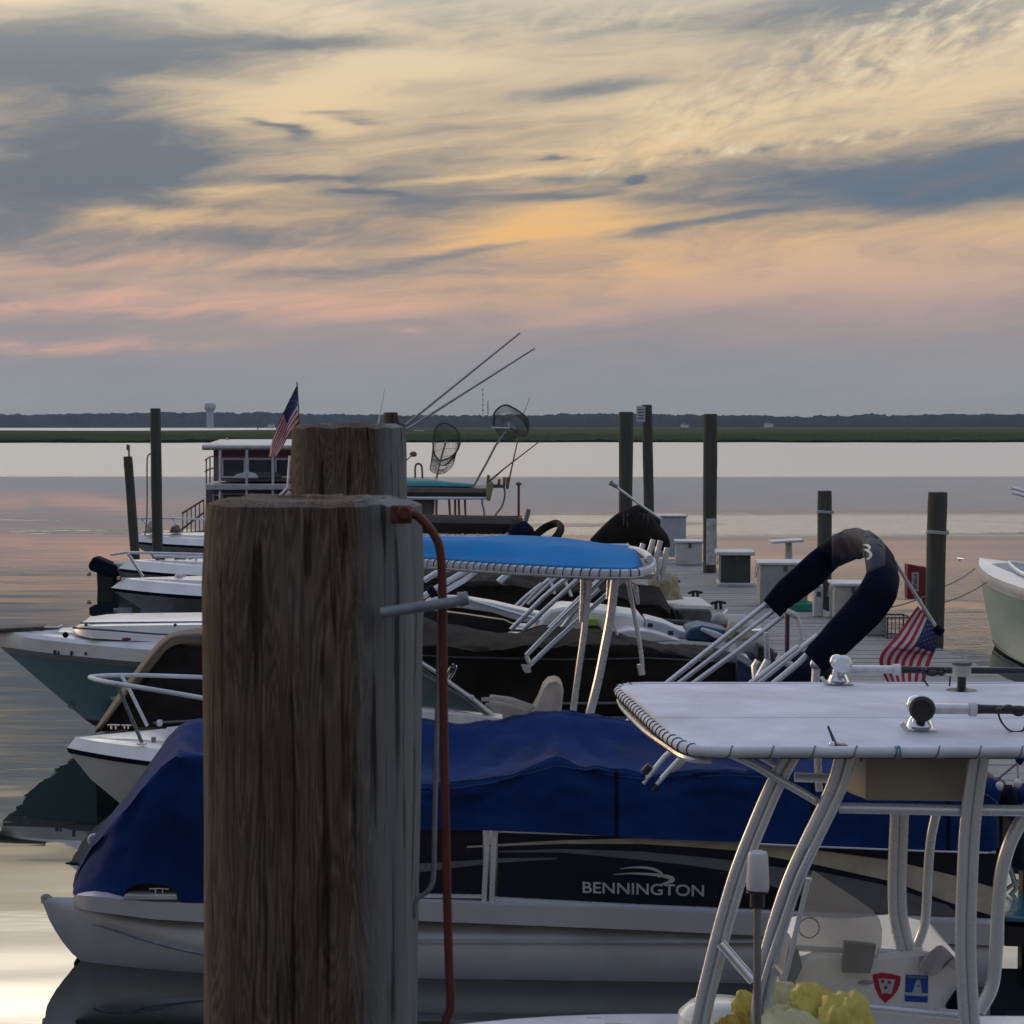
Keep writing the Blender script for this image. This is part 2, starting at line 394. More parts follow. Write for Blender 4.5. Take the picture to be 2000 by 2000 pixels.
# warped angular position, for clouds that stand at a place in the sky
wc = N.new('ShaderNodeSeparateColor'); L.new(nz(base, 2.2, 5, .6, 0, (9, 4, 0)).outputs['Color'], wc.inputs[0])
AW = mth('MULTIPLY_ADD', mth('SUBTRACT', wc.outputs[0], .5), .08, AZ)
EW = mth('MULTIPLY_ADD', mth('SUBTRACT', wc.outputs[1], .5), .026, ELa)
def blob(px, py, sx, sy, wgt, slope=0.0, acc=None):
    a0 = (px-1000)/F; e0 = (830-py)/F
    x = mth('SUBTRACT', AW, a0)
    y = mth('SUBTRACT', EW, e0)
    if slope: y = mth('MULTIPLY_ADD', x, -slope, y)
    x = mth('MULTIPLY', x, F/sx); y = mth('MULTIPLY', y, F/sy)
    d = mth('ADD', mth('MULTIPLY', x, x), mth('MULTIPLY', y, y))
    g = mth('POWER', .3679, d)
    return mth('MULTIPLY_ADD', g, wgt, acc) if acc is not None else mth('MULTIPLY', g, wgt)
# clear-lit cloud sheet colour by elevation
def e(py): return (830-py)/F
SC = 1/1.6
def lin(r, g, b): return tuple(((c/255+.055)/1.055)**2.4 if c > 10 else c/255/12.92 for c in (r, g, b))
lit = ramp(mth('MULTIPLY', ELa, SC), [(0, lin(141,144,146)), (e(740)*SC, lin(146,145,147)), (e(690)*SC, lin(152,146,147)), (e(610)*SC, lin(176,154,148)),
    (e(520)*SC, lin(206,174,148)), (e(430)*SC, lin(222,186,140)), (e(330)*SC, lin(224,196,153)), (e(200)*SC, lin(222,199,163)), (e(0)*SC, lin(210,196,170)),
    (e(-330)*SC, (.72,.69,.60)), (e(-700)*SC, (.60,.63,.70)), (.55, (.44,.53,.74)), (1, (.42,.52,.78))])
drk = ramp(mth('MULTIPLY', ELa, SC), [(0, lin(136,141,145)), (e(700)*SC, lin(137,139,144)), (e(560)*SC, lin(130,129,133)), (e(400)*SC, lin(108,116,126)),
    (e(200)*SC, lin(116,122,129)), (e(0)*SC, lin(122,128,132)), (e(-330)*SC, (.40,.41,.42)), (.5, (.32,.40,.56)), (1, (.34,.43,.64))])
acc = mth('ADD', mth('MULTIPLY', mth('SUBTRACT', big, .5), 2.5), mth('MULTIPLY', mth('SUBTRACT', fine, .5), 1.10))
fin2 = nz(WB, 19.0, 5, .6, .3, (2.2, 4.4, 0)).outputs[0]
acc = mth('ADD', acc, mth('MULTIPLY', mth('SUBTRACT', fin2, .5), .30))
for b_ in [(150,345,250,85,-1.0,.05), (60,150,260,70,-.75,.1), (30,470,260,70,-.55), (520,470,190,26,-.55), (760,400,150,22,-.35), (560,100,150,16,-.7),
           (1180,195,150,16,-.6,.08), (1820,370,290,46,-1.25,.08), (1560,465,110,18,-.4,.1), (1250,395,120,12,-.25,.1), (1640,60,220,40,-.6,.1), (1260,460,90,14,-.5,.1),
           (680,60,140,20,.5), (800,150,250,30,.6), (620,245,180,60,.7), (1350,280,260,50,.5,.15), (1050,430,170,50,.7,.1), (1900,210,260,30,.55,.25),
           (1050,330,160,40,.35), (330,440,180,16,.7), (280,600,330,13,1.0,.03), (700,610,130,13,.9,.06), (130,680,240,12,.9,.05), (1200,620,220,16,.6,.1), (1500,570,330,30,.5,.04),
           (60,40,120,40,.4), (380,185,160,18,.4)]:
    acc = blob(*b_[:5], slope=b_[5] if len(b_) > 5 else 0, acc=acc)
for b_ in [(530,276,30,9,-.9,-.1), (572,286,34,11,-.8,-.15), (665,246,80,8,-.9), (700,258,50,5,-.6), (1062,306,42,5,-.9), (1140,312,36,4,-.6), (1266,356,24,5,-1.0), (200,222,50,5,-.7), (1080,352,90,9,-.5), (1100,382,120,12,-.6),
           (620,365,110,9,-.6,.05), (700,385,60,6,-.6), (430,395,90,10,.6,.05), (900,345,160,8,.6,.12), (1000,470,260,14,.5,.12), (260,300,150,90,-.3), (200,190,300,110,-.45), (90,490,260,60,-.45), (360,400,200,40,-.4), (1950,330,160,26,-.6), (1420,440,120,10,-.7,.1), (900,500,160,10,-.45,.15), (560,545,200,9,-.4,.05)]:
    acc = blob(*b_[:5], slope=b_[5] if len(b_) > 5 else 0, acc=acc)
dens = mr(acc, -1.0, .75)
col = mix(dens, drk, lit)
# coral undersides low in the west
pk = blob(280,603,360,15,1.0,.03); pk = blob(120,682,260,14,.9,.05, pk); pk = blob(700,600,140,18,.8,.06, pk); pk = blob(800,652,40,7,.8,.0, pk); pk = blob(1150,622,160,12,.3,.08, pk); pk = blob(330,520,260,14,.6,.05,pk)
pkm = mth('MULTIPLY', pk, mr(fine, .36, .6), clamp=True)
col = mix(mth('MULTIPLY', pkm, .60), col, lin(228,170,148))
og = blob(1050,440,420,95,1.15,.03); og = blob(1040,530,420,60,1.15,.03,og)
col = mix(mth('MULTIPLY', mth('MULTIPLY', og, mr(acc, -.6, .8)), .55, clamp=True), col, lin(232,182,118))
# blue openings
bl = blob(1850,10,230,30,1.1,.1); bl = blob(1900,370,330,45,.75,.05,bl); bl = blob(1900,245,160,30,.6,.1,bl); bl = blob(1180,195,140,14,.6,.08,bl); bl = blob(700,5,150,14,.6,0,bl); bl = blob(1150,95,120,10,.4,.05,bl)
sky = N.new('ShaderNodeTexSky'); sky.sky_type = 'NISHITA'; sky.sun_disc = False; sky.sun_elevation = SUN_EL; sky.sun_rotation = SUN_AZ
sky.altitude = 0; sky.dust_density = 2; sky.ozone_density = 3
skc = mix(1.0, sky.outputs[0], (.09,.09,.09), 'MULTIPLY')
blue = mix(.22, lin(86,112,136), skc)
col = mix(mth('MULTIPLY', bl, mr(fine, .30, .62), clamp=True), col, blue)
# ripple cloudlets, upper right
rm = blob(1780,110,300,60,1.0,.2); rm = blob(1350,265,230,40,.6,.2,rm); rm = blob(1550,300,380,12,1.0,.1,rm); rm = blob(1150,60,260,40,.4,0,rm)
rm = mth('MULTIPLY', rm, mth('SUBTRACT', rip, .5))
col = mix(mth('MULTIPLY', mth('MAXIMUM', rm, 0), 5.0, clamp=True), col, lin(226,212,180))
col = mix(mth('MULTIPLY', mth('MAXIMUM', mth('MULTIPLY', rm, -1), 0), 4.0, clamp=True), col, lin(128,134,142))
# the bright place in the west, left of the picture, and the dusk dark behind
dx = mth('SUBTRACT', AZ, SUN_AZ); dy = mth('SUBTRACT', EL, .10)
gl = mth('POWER', .3679, mth('ADD', mth('MULTIPLY', mth('MULTIPLY', dx, dx), 26), mth('MULTIPLY', mth('MULTIPLY', dy, dy), 55)))
col = mix(1.0, col, mix(gl, (0,0,0), (3.6,2.2,.95)), 'ADD')
fwd = mr(mth('COSINE', AZ), -.75, .55, 0, 1)
ex = mth('MULTIPLY', mth('ADD', AZ, .42), 3.0); ey = mth('MULTIPLY', mth('SUBTRACT', EL, .315), 16.0)
gl2 = mth('POWER', .3679, mth('ADD', mth('MULTIPLY', ex, ex), mth('MULTIPLY', ey, ey)))
col = mix(1.0, col, mix(gl2, (0,0,0), (1.5,1.25,.85)), 'ADD')
hy = mth('MULTIPLY', mth('SUBTRACT', EL, .35), 15)
gl3 = mth('MULTIPLY', mth('POWER', .3679, mth('MULTIPLY', hy, hy)), mr(mth('COSINE', AZ), .2, .9))  # unseen bright sky band above the view, added to brighten the water
col = mix(1.0, col, mix(gl3, (0,0,0), (2.0,1.85,1.62)), 'ADD')
hi = mr(EL, .35, 1.1)
k = mth('MAXIMUM', mth('MULTIPLY_ADD', fwd, .35, .65), mth('MULTIPLY', hi, .85))
col = mix(1.0, col, comb(k, k, mth('MULTIPLY_ADD', mth('SUBTRACT', 1.0, k), .10, k)), 'MULTIPLY')
col = mix(mr(EL, -.02, 0, 1, 0), col, (.03,.035,.045))
L.new(col, bg.inputs[0]); bg.inputs[1].default_value = 1.0
w.cycles.sampling_method = 'MANUAL'; w.cycles.sample_map_resolution = 512

# ================================================================ water
def water():
    m, nt_, b = nodes('calm_bay_water'); n_ = nt_.nodes; l_ = nt_.links
    tc_ = n_.new('ShaderNodeTexCoord')
    def q(op, a, b2=None, c=None, cl=False):
        x = n_.new('ShaderNodeMath'); x.operation = op; x.use_clamp = cl
        for i, y in enumerate((a, b2, c)):
            if y is None: continue
            if isinstance(y, (int, float)): x.inputs[i].default_value = y
            else: l_.new(y, x.inputs[i])
        return x.outputs[0]
    def nn(sc, st, det=3, r=.5, dist=0, rot=0):
        mp = n_.new('ShaderNodeMapping'); mp.inputs['Scale'].default_value = st; mp.inputs['Rotation'].default_value = (0,0,rot); l_.new(tc_.outputs['Object'], mp.inputs[0])
        x = n_.new('ShaderNodeTexNoise'); x.inputs['Scale'].default_value = sc; x.inputs['Detail'].default_value = det; x.inputs['Roughness'].default_value = r; x.inputs['Distortion'].default_value = dist
        l_.new(mp.outputs[0], x.inputs[0]); return x.outputs[0]
    def mrr(x, a, b2, c=0, d=1):
        y = n_.new('ShaderNodeMapRange'); y.interpolation_type = 'SMOOTHSTEP'; l_.new(x, y.inputs['Value'])
        for k_, v_ in zip(('From Min','From Max','To Min','To Max'), (a,b2,c,d)): y.inputs[k_].default_value = v_
        return y.outputs[0]
    s = n_.new('ShaderNodeSeparateXYZ'); l_.new(tc_.outputs['Object'], s.inputs[0]); Y = s.outputs[1]
    edge = nn(.03, (.25,1,1), 3)
    Yw = q('MULTIPLY_ADD', q('SUBTRACT', edge, .5), 14, Y)
    wind = mrr(Yw, 124, 132)                                     # wind ripples beyond the calm lee
    # patches of ripples in the middle distance, long across the view
    xb = q('MINIMUM', q('MAXIMUM', q('MULTIPLY', s.outputs[0], .012), -.02), .16)
    patch = mrr(q('ADD', nn(.10, (.35,1.5,1), 5, .6, .6), xb), .50, .58)
    pband = q('MULTIPLY', mrr(Y, 55, 62), mrr(Y, 72, 80, 1, 0))
    pband2 = q('MULTIPLY', q('MULTIPLY', mrr(Y, 26, 32), mrr(Y, 44, 50, 1, 0)), .25)
    pm = q('MULTIPLY', patch, q('ADD', pband, pband2))
    rough = q('MAXIMUM', q('MULTIPLY', wind, .34), q('MULTIPLY', pm, .22))
    rough = q('ADD', rough, .015)
    l_.new(rough, b.inputs['Roughness'])
    b.inputs['Base Color'].default_value = (.010,.018,.018,1); l_.new(q('MULTIPLY_ADD', q('MAXIMUM', wind, pm), 1.3, 2.8), b.inputs['IOR']); b.inputs['Specular IOR Level'].default_value = .7
    near = mrr(Y, 20, 60, 1, .12)
    h1 = q('MULTIPLY', nn(.42, (.25,1,1), 2, .45, .3, .12), .030)
    h2 = q('MULTIPLY', nn(2.0, (.25,1,1), 1, .5, .2, -.1), .0022)
    h3 = q('MULTIPLY', mrr(nn(.35, (.3,1,1), 3), .45, .65), q('MULTIPLY', nn(6, (.3,1,1), 2), .0016))
    hh = q('MULTIPLY', q('ADD', q('ADD', h1, h2), h3), near)
    h4 = q('MULTIPLY', q('MULTIPLY', nn(2.4, (.4,1,1), 3, .6), .05), pm)
    bp = n_.new('ShaderNodeBump'); bp.inputs['Strength'].default_value = 1; bp.inputs['Distance'].default_value = 1
    l_.new(q('ADD', hh, h4), bp.inputs['Height']); l_.new(bp.outputs[0], b.inputs['Normal'])
    return m
wm = water()
mb = MB(); xs = [-1990,-600,-60,-12,0,12,60,600,1990]; ys = [-90,0,12,40,90,200,400,1200,2690]
mb.grid([[(x, y, 0) for y in ys] for x in xs], flip=True)
o = mb.build('water', wm, smooth=False); o['kind'] = 'structure'
if o.data.polygons[0].normal.z < 0: o.data.flip_normals()
mb = MB(); mb.grid([[(-1990,-90,-2.5), (-1990,2690,-2.5)], [(1990,-90,-2.5), (1990,2690,-2.5)]])
o = mb.build('seabed', M('mud', (.05,.045,.03), .9)); o['kind'] = 'structure'

# ================================================================ far land
def nse(x, y, s=1.0, sd=0.0): return noise.noise(Vector((x*s+sd, y*s, sd)))
marshm = M('marsh_grass_green', (.072,.090,.028), .9, var=.5, scale=.12, stretch=(.3,1,1), col2=(.022,.042,.010), spec=0)
mudm = M('marsh_mud', (.012,.011,.009), .9, spec=0)
# marsh terrain: from the near bank back; farther back on the left (open water behind it)
def marsh_near(x):
    return 380 + 8*nse(x, 0, .02, 3) + 5*nse(x, 0, .09, 8) + (22*sm((-x-45)/25))*(-.4) + 14*sm((-42-x)/6)*sm((x+60)/8)*-1
def marsh_far(x):
    return lerp(980, 2350, sm((x+70)/55))
def fine_top(x, y): return .60 + .30*nse(x, y, .07, 1) + .45*abs(nse(x, y, .8, 2)) + .22*nse(x, y, 3.1, 5)
G = []
nx = 760
for i in range(nx+1):
    x = -170 + 340*i/nx; yn = marsh_near(x); col_ = [(x, yn, -.3), (x, yn+.4, .16 + .08*nse(x, 0, 1.3, 4)), (x, yn+1.6, fine_top(x, yn)*.75)]
    for j in range(26):
        t = j/25; y = yn + 3 + 180*t**2.2; col_.append((x, y, fine_top(x, y) + .15*t))
    G.append(col_)
mb = MB(); mb.grid(G, mats=lambda i, j: 1 if j < 2 else 0)
o = mb.build('marsh_grass', [marshm, mudm]); tag(o, 'low bank of green marsh grass across the water', 'marsh grass', None, 'stuff')
if o.data.polygons[5].normal.z < 0: o.data.flip_normals()
marshfar = M('far_marsh', (.072,.092,.032), .95, var=.3, scale=.01, spec=0)
mb = MB()
G = []
for i in range(121):
    x = -1200 + 2400*i/120
    yn = 565; yf = marsh_far(x*565/1400 if x < 0 else x)
    G.append([(x*(.35 if t < .01 else lerp(.35, 1, t)), lerp(yn, yf, t), .55 + .4*nse(x, t*9, .02)*t + .12*t) for t in [0, .1, .25, .5, .75, 1.0]] + [(x, yf+2, -.3)])
mb.grid(G); o = mb.build('marsh', marshfar); o['kind'] = 'structure'
if o.data.polygons[5].normal.z < 0: o.data.flip_normals()
mb = MB(); mb.grid([[(x, y, z) for y, z in ((2240, -.3), (2244, .5), (2600, 2), (9000, 4))] for x in (-3000, -500, 500, 3000)])
o = mb.build('far_shore', marshfar); o['kind'] = 'structure'
if o.data.polygons[0].normal.z < 0: o.data.flip_normals()
forest = M('distant_forest', (.022,.036,.040), .95, var=.4, scale=.03, spec=0)
G = []
for i in range(1301):
    x = -1000 + 2000*i/1300
    hb = 15.5 + 2.2*sm((-x+80)/500) + 2.6*nse(x, 0, .004, 6) + 1.8*nse(x, 0, .021, 2)
    row = [(x, 2290, 0.2)]
    for j, (y, k_) in enumerate(((2294, .45), (2302, .78), (2312, .93), (2330, 1.0), (2350, 1.02), (2380, .95))):
        row.append((x+2*nse(x, j, .3, 4), y + 5*nse(x, j*7, .12, 9), hb*k_ + 2.4*nse(x, j*5, .06, 1+j) + 2.6*nse(x, j*3, .23, 7+j)))
    G.append(row)
mb = MB(); mb.grid(G); o = mb.build('forest', forest, smooth=False); tag(o, 'dark band of woodland along the far shore under the sky', 'forest', None, 'stuff')
if o.data.polygons[3].normal.y > 0: o.data.flip_normals()
# water tower, masts, houses, channel marker
wt = M('pale_blue_tower', (.45,.52,.60), .6)
c = P(410, 800, 2280); t = thing('water_tower', 'pale water tower rising over the far treeline on the left', 'water tower', (c.x, c.y, 0))
MB().lathe([(4.5, 0), (3.9, 14), (4.4, 20), (5.6, 22)], (c.x, c.y, 0), 20).build('stem', wt, t)
MB().lathe([(4.4, 20.6), (6.2, 22.5), (7.4, 25), (7.3, 28), (6.2, 30.3), (3.5, 31.4), (.3, 31.8)], (c.x, c.y, 0), 24).build('tank', wt, t)
mastm = M('mast_steel', (.12,.12,.13), .6)
for i, (px, py, r, lab) in enumerate(((943, 757, .45, 'tall thin radio mast above the far trees, left of its pair'), (953, 783, .55, 'shorter radio mast above the far trees, right of its pair'))):
    a = P(px, 812, 2310); b = P(px, py, 2310); mb = MB(); mb.tube([(a.x, a.y, 0), b], [r, r*.5], 5)
    for k_ in range(5): mb.box((a.x, a.y, lerp(a.z, b.z, .2+.18*k_)), (2.2, 2.2, 1.2))
    one(mb, 'radio_mast', lab, 'radio mast', mastm, 'radio masts on the far shore')
hm = M('white_house', (.62,.64,.66), .7); hr = M('house_roof', (.10,.11,.13), .7)
for px, wd, ht, lab in ((1337, 9, 3.4, 'tiny white house at the far shore between the tall pilings'), (1502, 10, 5.0, 'tiny pale house with a taller gable on the far shore at right'), (530, 8, 3.6, 'tiny white house on the far shore beside the upper flag')):
    c = P(px, 826, 2236); t = thing('house', lab, 'house', (c.x, c.y, .5), 'houses on the far shore')
    MB().box((c.x, c.y, .5+ht/2), (wd, 6, ht)).build('wall', hm, t)
    MB().prism([(c.x-wd/2-.4, c.y-3.4, .5+ht), (c.x+wd/2+.4, c.y-3.4, .5+ht), (c.x, c.y-3.4, .5+ht+2)], (0, 6.8, 0)).build('roof', hr, t)
c = PZ(503, 838, 0); mb = MB(); c = Vector((P(503, 830, 900).x, 900, 0)); mb.tube([c, c+V(0,0,5)], .22, 6); mb.box(c+V(0,0,4.6), (1.1, .2, 1.1)); mb.box(c+V(0,0,5.3), (.3,.3,.5))
one(mb, 'channel_marker', 'dark channel marker post standing in the far strip of water', 'channel marker', mastm)
c = P(810, 838, 900); mb = MB(); mb.lathe([(.2,0),(1.2,.1),(1.0,.5),(.2,.7)], (c.x, 900, .0), 10); mb.box((c.x+2, 900, .7), (5, 1.6, .9))
one(mb, 'motorboat', 'tiny white motorboat far off beyond the marsh', 'motorboat', hm)

# haze
hz = bpy.data.materials.new('haze_air'); hz.use_nodes = True; n_ = hz.node_tree.nodes; n_.clear()
oo = n_.new('ShaderNodeOutputMaterial'); pv = n_.new('ShaderNodeVolumePrincipled'); pv.inputs['Density'].default_value = .00009
pv.inputs['Color'].default_value = (.60,.78,1.0,1); pv.inputs['Anisotropy'].default_value = 0
hz.node_tree.links.new(pv.outputs[0], oo.inputs['Volume'])
HAZE = True
if HAZE:
    o = MB().box((0, 1300, 18.5), (4000, 2800, 44)).build('haze', hz, smooth=False); o['kind'] = 'stuff'
# ================================================================ foreground pilings
def pile(name, label, cx, Y, r0, r1, z0, z1, mat, n=64, rough_=.004, lean=(0, 0), group=None, top=.012, nz_=40, seed=0, cat='piling', chip=None):
    mb = MB(); rows = []
    for i in range(nz_+1):
        t = i/nz_; z = lerp(z0, z1, t); r = lerp(r0, r1, t); row = []
        for j in range(n):
            q = 2*math.pi*j/n
            d = nse(math.cos(q)*2+seed, math.sin(q)*2, 1.0, z*.25+seed)*.5 + nse(math.cos(q)*9, math.sin(q)*9+seed, 1.0, z*.5)*.35
            rr = r*(1+.03*d) + rough_*nse(math.cos(q)*16, math.sin(q)*16, 1.0, z*1.2+seed)
            dz = 0
            if i == nz_: rr -= top*.5; dz = .006*nse(q*3, 0, 1.3, seed) + (chip(q, r) if chip else 0)
            row.append(V(lean[0]*(z-z1) + math.cos(q)*rr, lean[1]*(z-z1) + math.sin(q)*rr, z+dz))
        rows.append(row+[row[0]])
    mb.grid(rows, flip=True)
    for f_ in (.86, .4, .02):
        ring = [V(p.x*f_ if True else 0, p.y*f_, p.z + top*.6 + .004*nse(p.x*40, p.y*40, 1, 3)) for p in rows[-1]]
        mb.grid([rows[-1] if f_ == .86 else last, ring], flip=True); last = ring
    o = mb.build(name, mat, None, ang=50); o.location = (cx, Y, 0)
    return tag(o, label, cat, group)
def px_x(px, Y): return (px-1000)/F*Y*1.0
G1 = 'weathered dock pilings in front of the camera'
Yn = 2.66
ztop = P(600, 990, Yn-.12).z
def pr(pxl, pxr, Y):  # centre and radius from silhouettes
    return ((pxl+pxr)/2-1000)/F*Y, (pxr-pxl)/2/F*Y
cx, r = pr(398, 806, Yn)
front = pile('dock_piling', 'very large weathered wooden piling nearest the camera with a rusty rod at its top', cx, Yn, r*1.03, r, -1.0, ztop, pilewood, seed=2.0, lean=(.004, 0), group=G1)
cx2, r2 = pr(560, 786, 4.75)
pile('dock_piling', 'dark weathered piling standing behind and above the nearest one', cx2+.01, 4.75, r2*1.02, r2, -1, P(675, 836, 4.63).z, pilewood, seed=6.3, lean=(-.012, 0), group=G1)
cx3, r3 = pr(480, 829, 3.2)
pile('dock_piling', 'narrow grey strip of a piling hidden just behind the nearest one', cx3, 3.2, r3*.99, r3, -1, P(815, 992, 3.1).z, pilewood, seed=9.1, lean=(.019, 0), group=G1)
cx4, r4 = pr(748, 794, 17)
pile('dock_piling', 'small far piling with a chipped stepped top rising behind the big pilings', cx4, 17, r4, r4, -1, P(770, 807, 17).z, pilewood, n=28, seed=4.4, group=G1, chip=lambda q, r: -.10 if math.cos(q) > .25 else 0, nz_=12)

# rusty rod, galvanised bar and pale rod fixed to the nearest piling
Yr = 2.56
t = thing('mooring_hook', 'rusty red steel rod bent over from a bracket at the top of the nearest piling', 'mooring rod', P(862, 1500, Yr))
mb = MB(); mb.tube([P(790, 1004, Yr), P(812, 1006, Yr), P(832, 1024, Yr), P(850, 1048, Yr), P(860, 1078, Yr), P(864, 1150, Yr), P(866, 1350, Yr), P(870, 1600, Yr), P(876, 1850, Yr), P(880, 1960, Yr), P(872, 1990, Yr), P(862, 2030, Yr)], .0062, 10, k=6)
mb.build('rod', rust, t)
mb = MB(); mb.box(P(784, 1004, Yr), (.030, .03, .026)); mb.tube([P(770, 1004, Yr), P(802, 1004, Yr)], .010, 10); mb.lathe([(.011, -.004), (.011, .004)], P(790, 1002, Yr-.018), 8, (0, 1, 0))
mb.build('bracket', rust, t, bevel=.003)
t = thing('mooring_bar', 'grey galvanised bar sticking out sideways from the nearest piling across the red rod', 'steel bar', P(830, 1190, 2.5))
MB().tube([P(744, 1197, 2.52), P(790, 1190, 2.52), P(840, 1183, 2.53), P(880, 1177, 2.54), P(908, 1170, 2.55)], .0075, 10).build('bar', galv, t)
MB().tube([P(896, 1172, 2.55), P(915, 1168, 2.55)], [.011, .009], 10).build('end_cap', galv, t)
mb = MB(); Yp = 3.1
mb.tube([P(859, 1190, Yp), P(855, 1350, Yp), P(850, 1560, Yp), P(847, 1700, Yp), P(844, 1725, Yp), P(834, 1742, Yp), P(815, 1756, Yp), P(811, 1772, Yp), P(811, 1795, Yp)], .0042, 8, k=5)
one(mb, 'mooring_rod', 'thin pale blue-grey rod hanging behind the red rod and bent back to the piling', 'mooring rod', galv)

# ================================================================ dock and far pilings
DZ = .5
dk = thing('dock', 'long weathered plank dock running away between the moored boats', 'dock', (5, 30, 0))
def dxr(Y): return interp(Y, [(12, 7.0), (21.9, 6.1), (25.4, 5.95), (31.9, 5.1), (41, 4.35), (43, 4.2)])
mb = MB(); y = 13.0; k_ = 0
while y < 42.6:
    x1 = dxr(y) + random.uniform(-.02, .02); x0 = x1-2.35
    if y > 40.6: x0 = -8.3
    z = DZ + random.uniform(-.004, .004)
    mb.box(((x0+x1)/2, y, z-.02), (x1-x0, .137, .04), rz=.0); y += .145
mb.build('deck_boards', deckwood, dk, smooth=False)
mb = MB()
for off in (.04, 1.15, 2.28):
    pts = [V(dxr(yy)-off, yy, DZ-.14) for yy in (13, 21.9, 25.4, 31.9, 41)]
    for a, b in zip(pts, pts[1:]):
        d = (b-a); n_ = V(-d.y, d.x, 0).normalized()*.05; mb.prism([a-n_-V(0,0,.1), a+n_-V(0,0,.1), a+n_+V(0,0,.095), a-n_+V(0,0,.095)], d)
mb.box((-2, 40.55, DZ-.15), (12.6, .1, .2)); mb.box((-2, 42.5, DZ-.15), (12.6, .1, .2))
mb.build('stringer', beam, dk, smooth=False)
for i in range(12): MB().box((-8+i*1.05, 41.5, .14), (.8, 1.7, .42)).build('float', bottomblack, dk, bevel=.03)
for yy in (14, 17, 20, 23, 26, 29, 32, 35, 38): MB().box((dxr(yy)-1.17, yy, .14), (2.1, 1.2, .42)).build('float', bottomblack, dk, bevel=.03)
# plank toe rail
GP = 'tall dark pilings of the dock'
def fpile(pl, pr_, top, Y, label, base_px=None, mat=woodpost, flare=1.0, name='piling', seed=0):
    cx = ((pl+pr_)/2-1000)/F*Y; r = (pr_-pl)/2/F*Y; lean = (0, 0); z1 = P(1000, top, Y).z
    if base_px:
        xb = (base_px[0]-1000)/F*Y; zb = P(1000, base_px[1], Y).z; lean = ((cx-xb)/(z1-zb), 0)
    o = pile(name, label, cx, Y, r/flare, r, -1.2, z1, mat, n=20, nz_=24, seed=seed, lean=lean, group=GP, rough_=.006, top=.01)
    return o
fpile(294, 315, 798, 41.2, 'tall dark piling at the left end of the far dock, taller of the two there', (306, 1046), seed=1)
fpile(241, 259, 892, 40.2, 'short leaning piling with a hook on top at the left end of the far dock', (262, 1080), seed=2)
fpile(1208, 1237, 805, 38, 'dark piling with a flared top, left of the one carrying a white sign', (1222, 1010), flare=1.35, seed=3)
fpile(1253, 1273, 791, 41.5, 'tallest dark piling with a small white sign near its top', (1268, 1010), seed=4)
fpile(1373, 1401, 809, 38.6, 'stout dark piling with a white painted lower half beside the white bin', (1387, 1105), flare=1.12, seed=5)
fpile(1597, 1625, 959, 31.8, 'short greenish piling with a pale rope ring rising behind the folded navy canopy', (1612, 1180), seed=6)
fpile(1813, 1851, 962, 25.6, 'greenish square-topped piling nearest on the right with a rope ring round it', (1828, 1266), flare=1.1, seed=7)
t = thing('sign', 'small white sign board fixed near the top of the tallest piling', 'sign', P(1252, 825, 41.2))
mb = MB(); a = P(1243, 793, 41.2); b = P(1260, 824, 41.2); mb.box((a+b)/2, (b.x-a.x, .03, a.z-b.z)); mb.build('board', M('sign_white', (.50,.56,.62), .6), t)
mb = MB()
for i in range(4): mb.box(((a+b)/2).lerp((a+b)/2+V(0,-.02,0), 1)+V(0, -.001, .10-.065*i), ((b.x-a.x)*.7, .004, .018))
mb.build('marking', dgrey, t)
# white board on lower half of piling
mb = MB(); a = P(1380, 1013, 38.3); b = P(1398, 1103, 38.3); mb.box((a+b)/2, (b.x-a.x, .05, a.z-b.z))
one(mb, 'board', 'white painted plank nailed to the lower half of a dark piling beside the white bin', 'board', M('white_plank', (.48,.53,.56), .7, var=.3, scale=9))
GR = 'rope rings round pilings'
for px, py, Y, r, lab in ((1612, 1001, 31.8, .138, 'pale rope ring round the short piling behind the navy canopy'), (1831, 1041, 25.6, .145, 'pale rope ring round the piling nearest the right side')):
    c = P(px, py, Y); mb = MB()
    for k_ in range(2):
        mb.tube([c+V(math.cos(q)*r, math.sin(q)*r, .022*k_+.008*math.sin(q*2)) for q in [2*math.pi*j/20 for j in range(20)]], .014, 6, closed=True)
    one(mb, 'rope_ring', lab, 'rope', rope2, GR)
mb = MB(); mb.tube([P(283, 1046, 41), P(287, 1000, 41), P(287, 910, 41), P(289, 890, 41), P(296, 886, 41)], .018, 6, k=3)
one(mb, 'conduit', 'thin grey conduit pipe bent into the tall piling at the far dock end', 'pipe', galv)
mb = MB(); mb.tube([P(252, 893, 40.2), P(252, 869, 40.2)], .02, 6); mb.tube([P(252, 880, 40.2), P(248.5, 878, 40.2), P(248.5, 868, 40.2)], .018, 6)
one(mb, 'hook', 'small iron hook standing on top of the short leaning piling', 'hook', mastm)

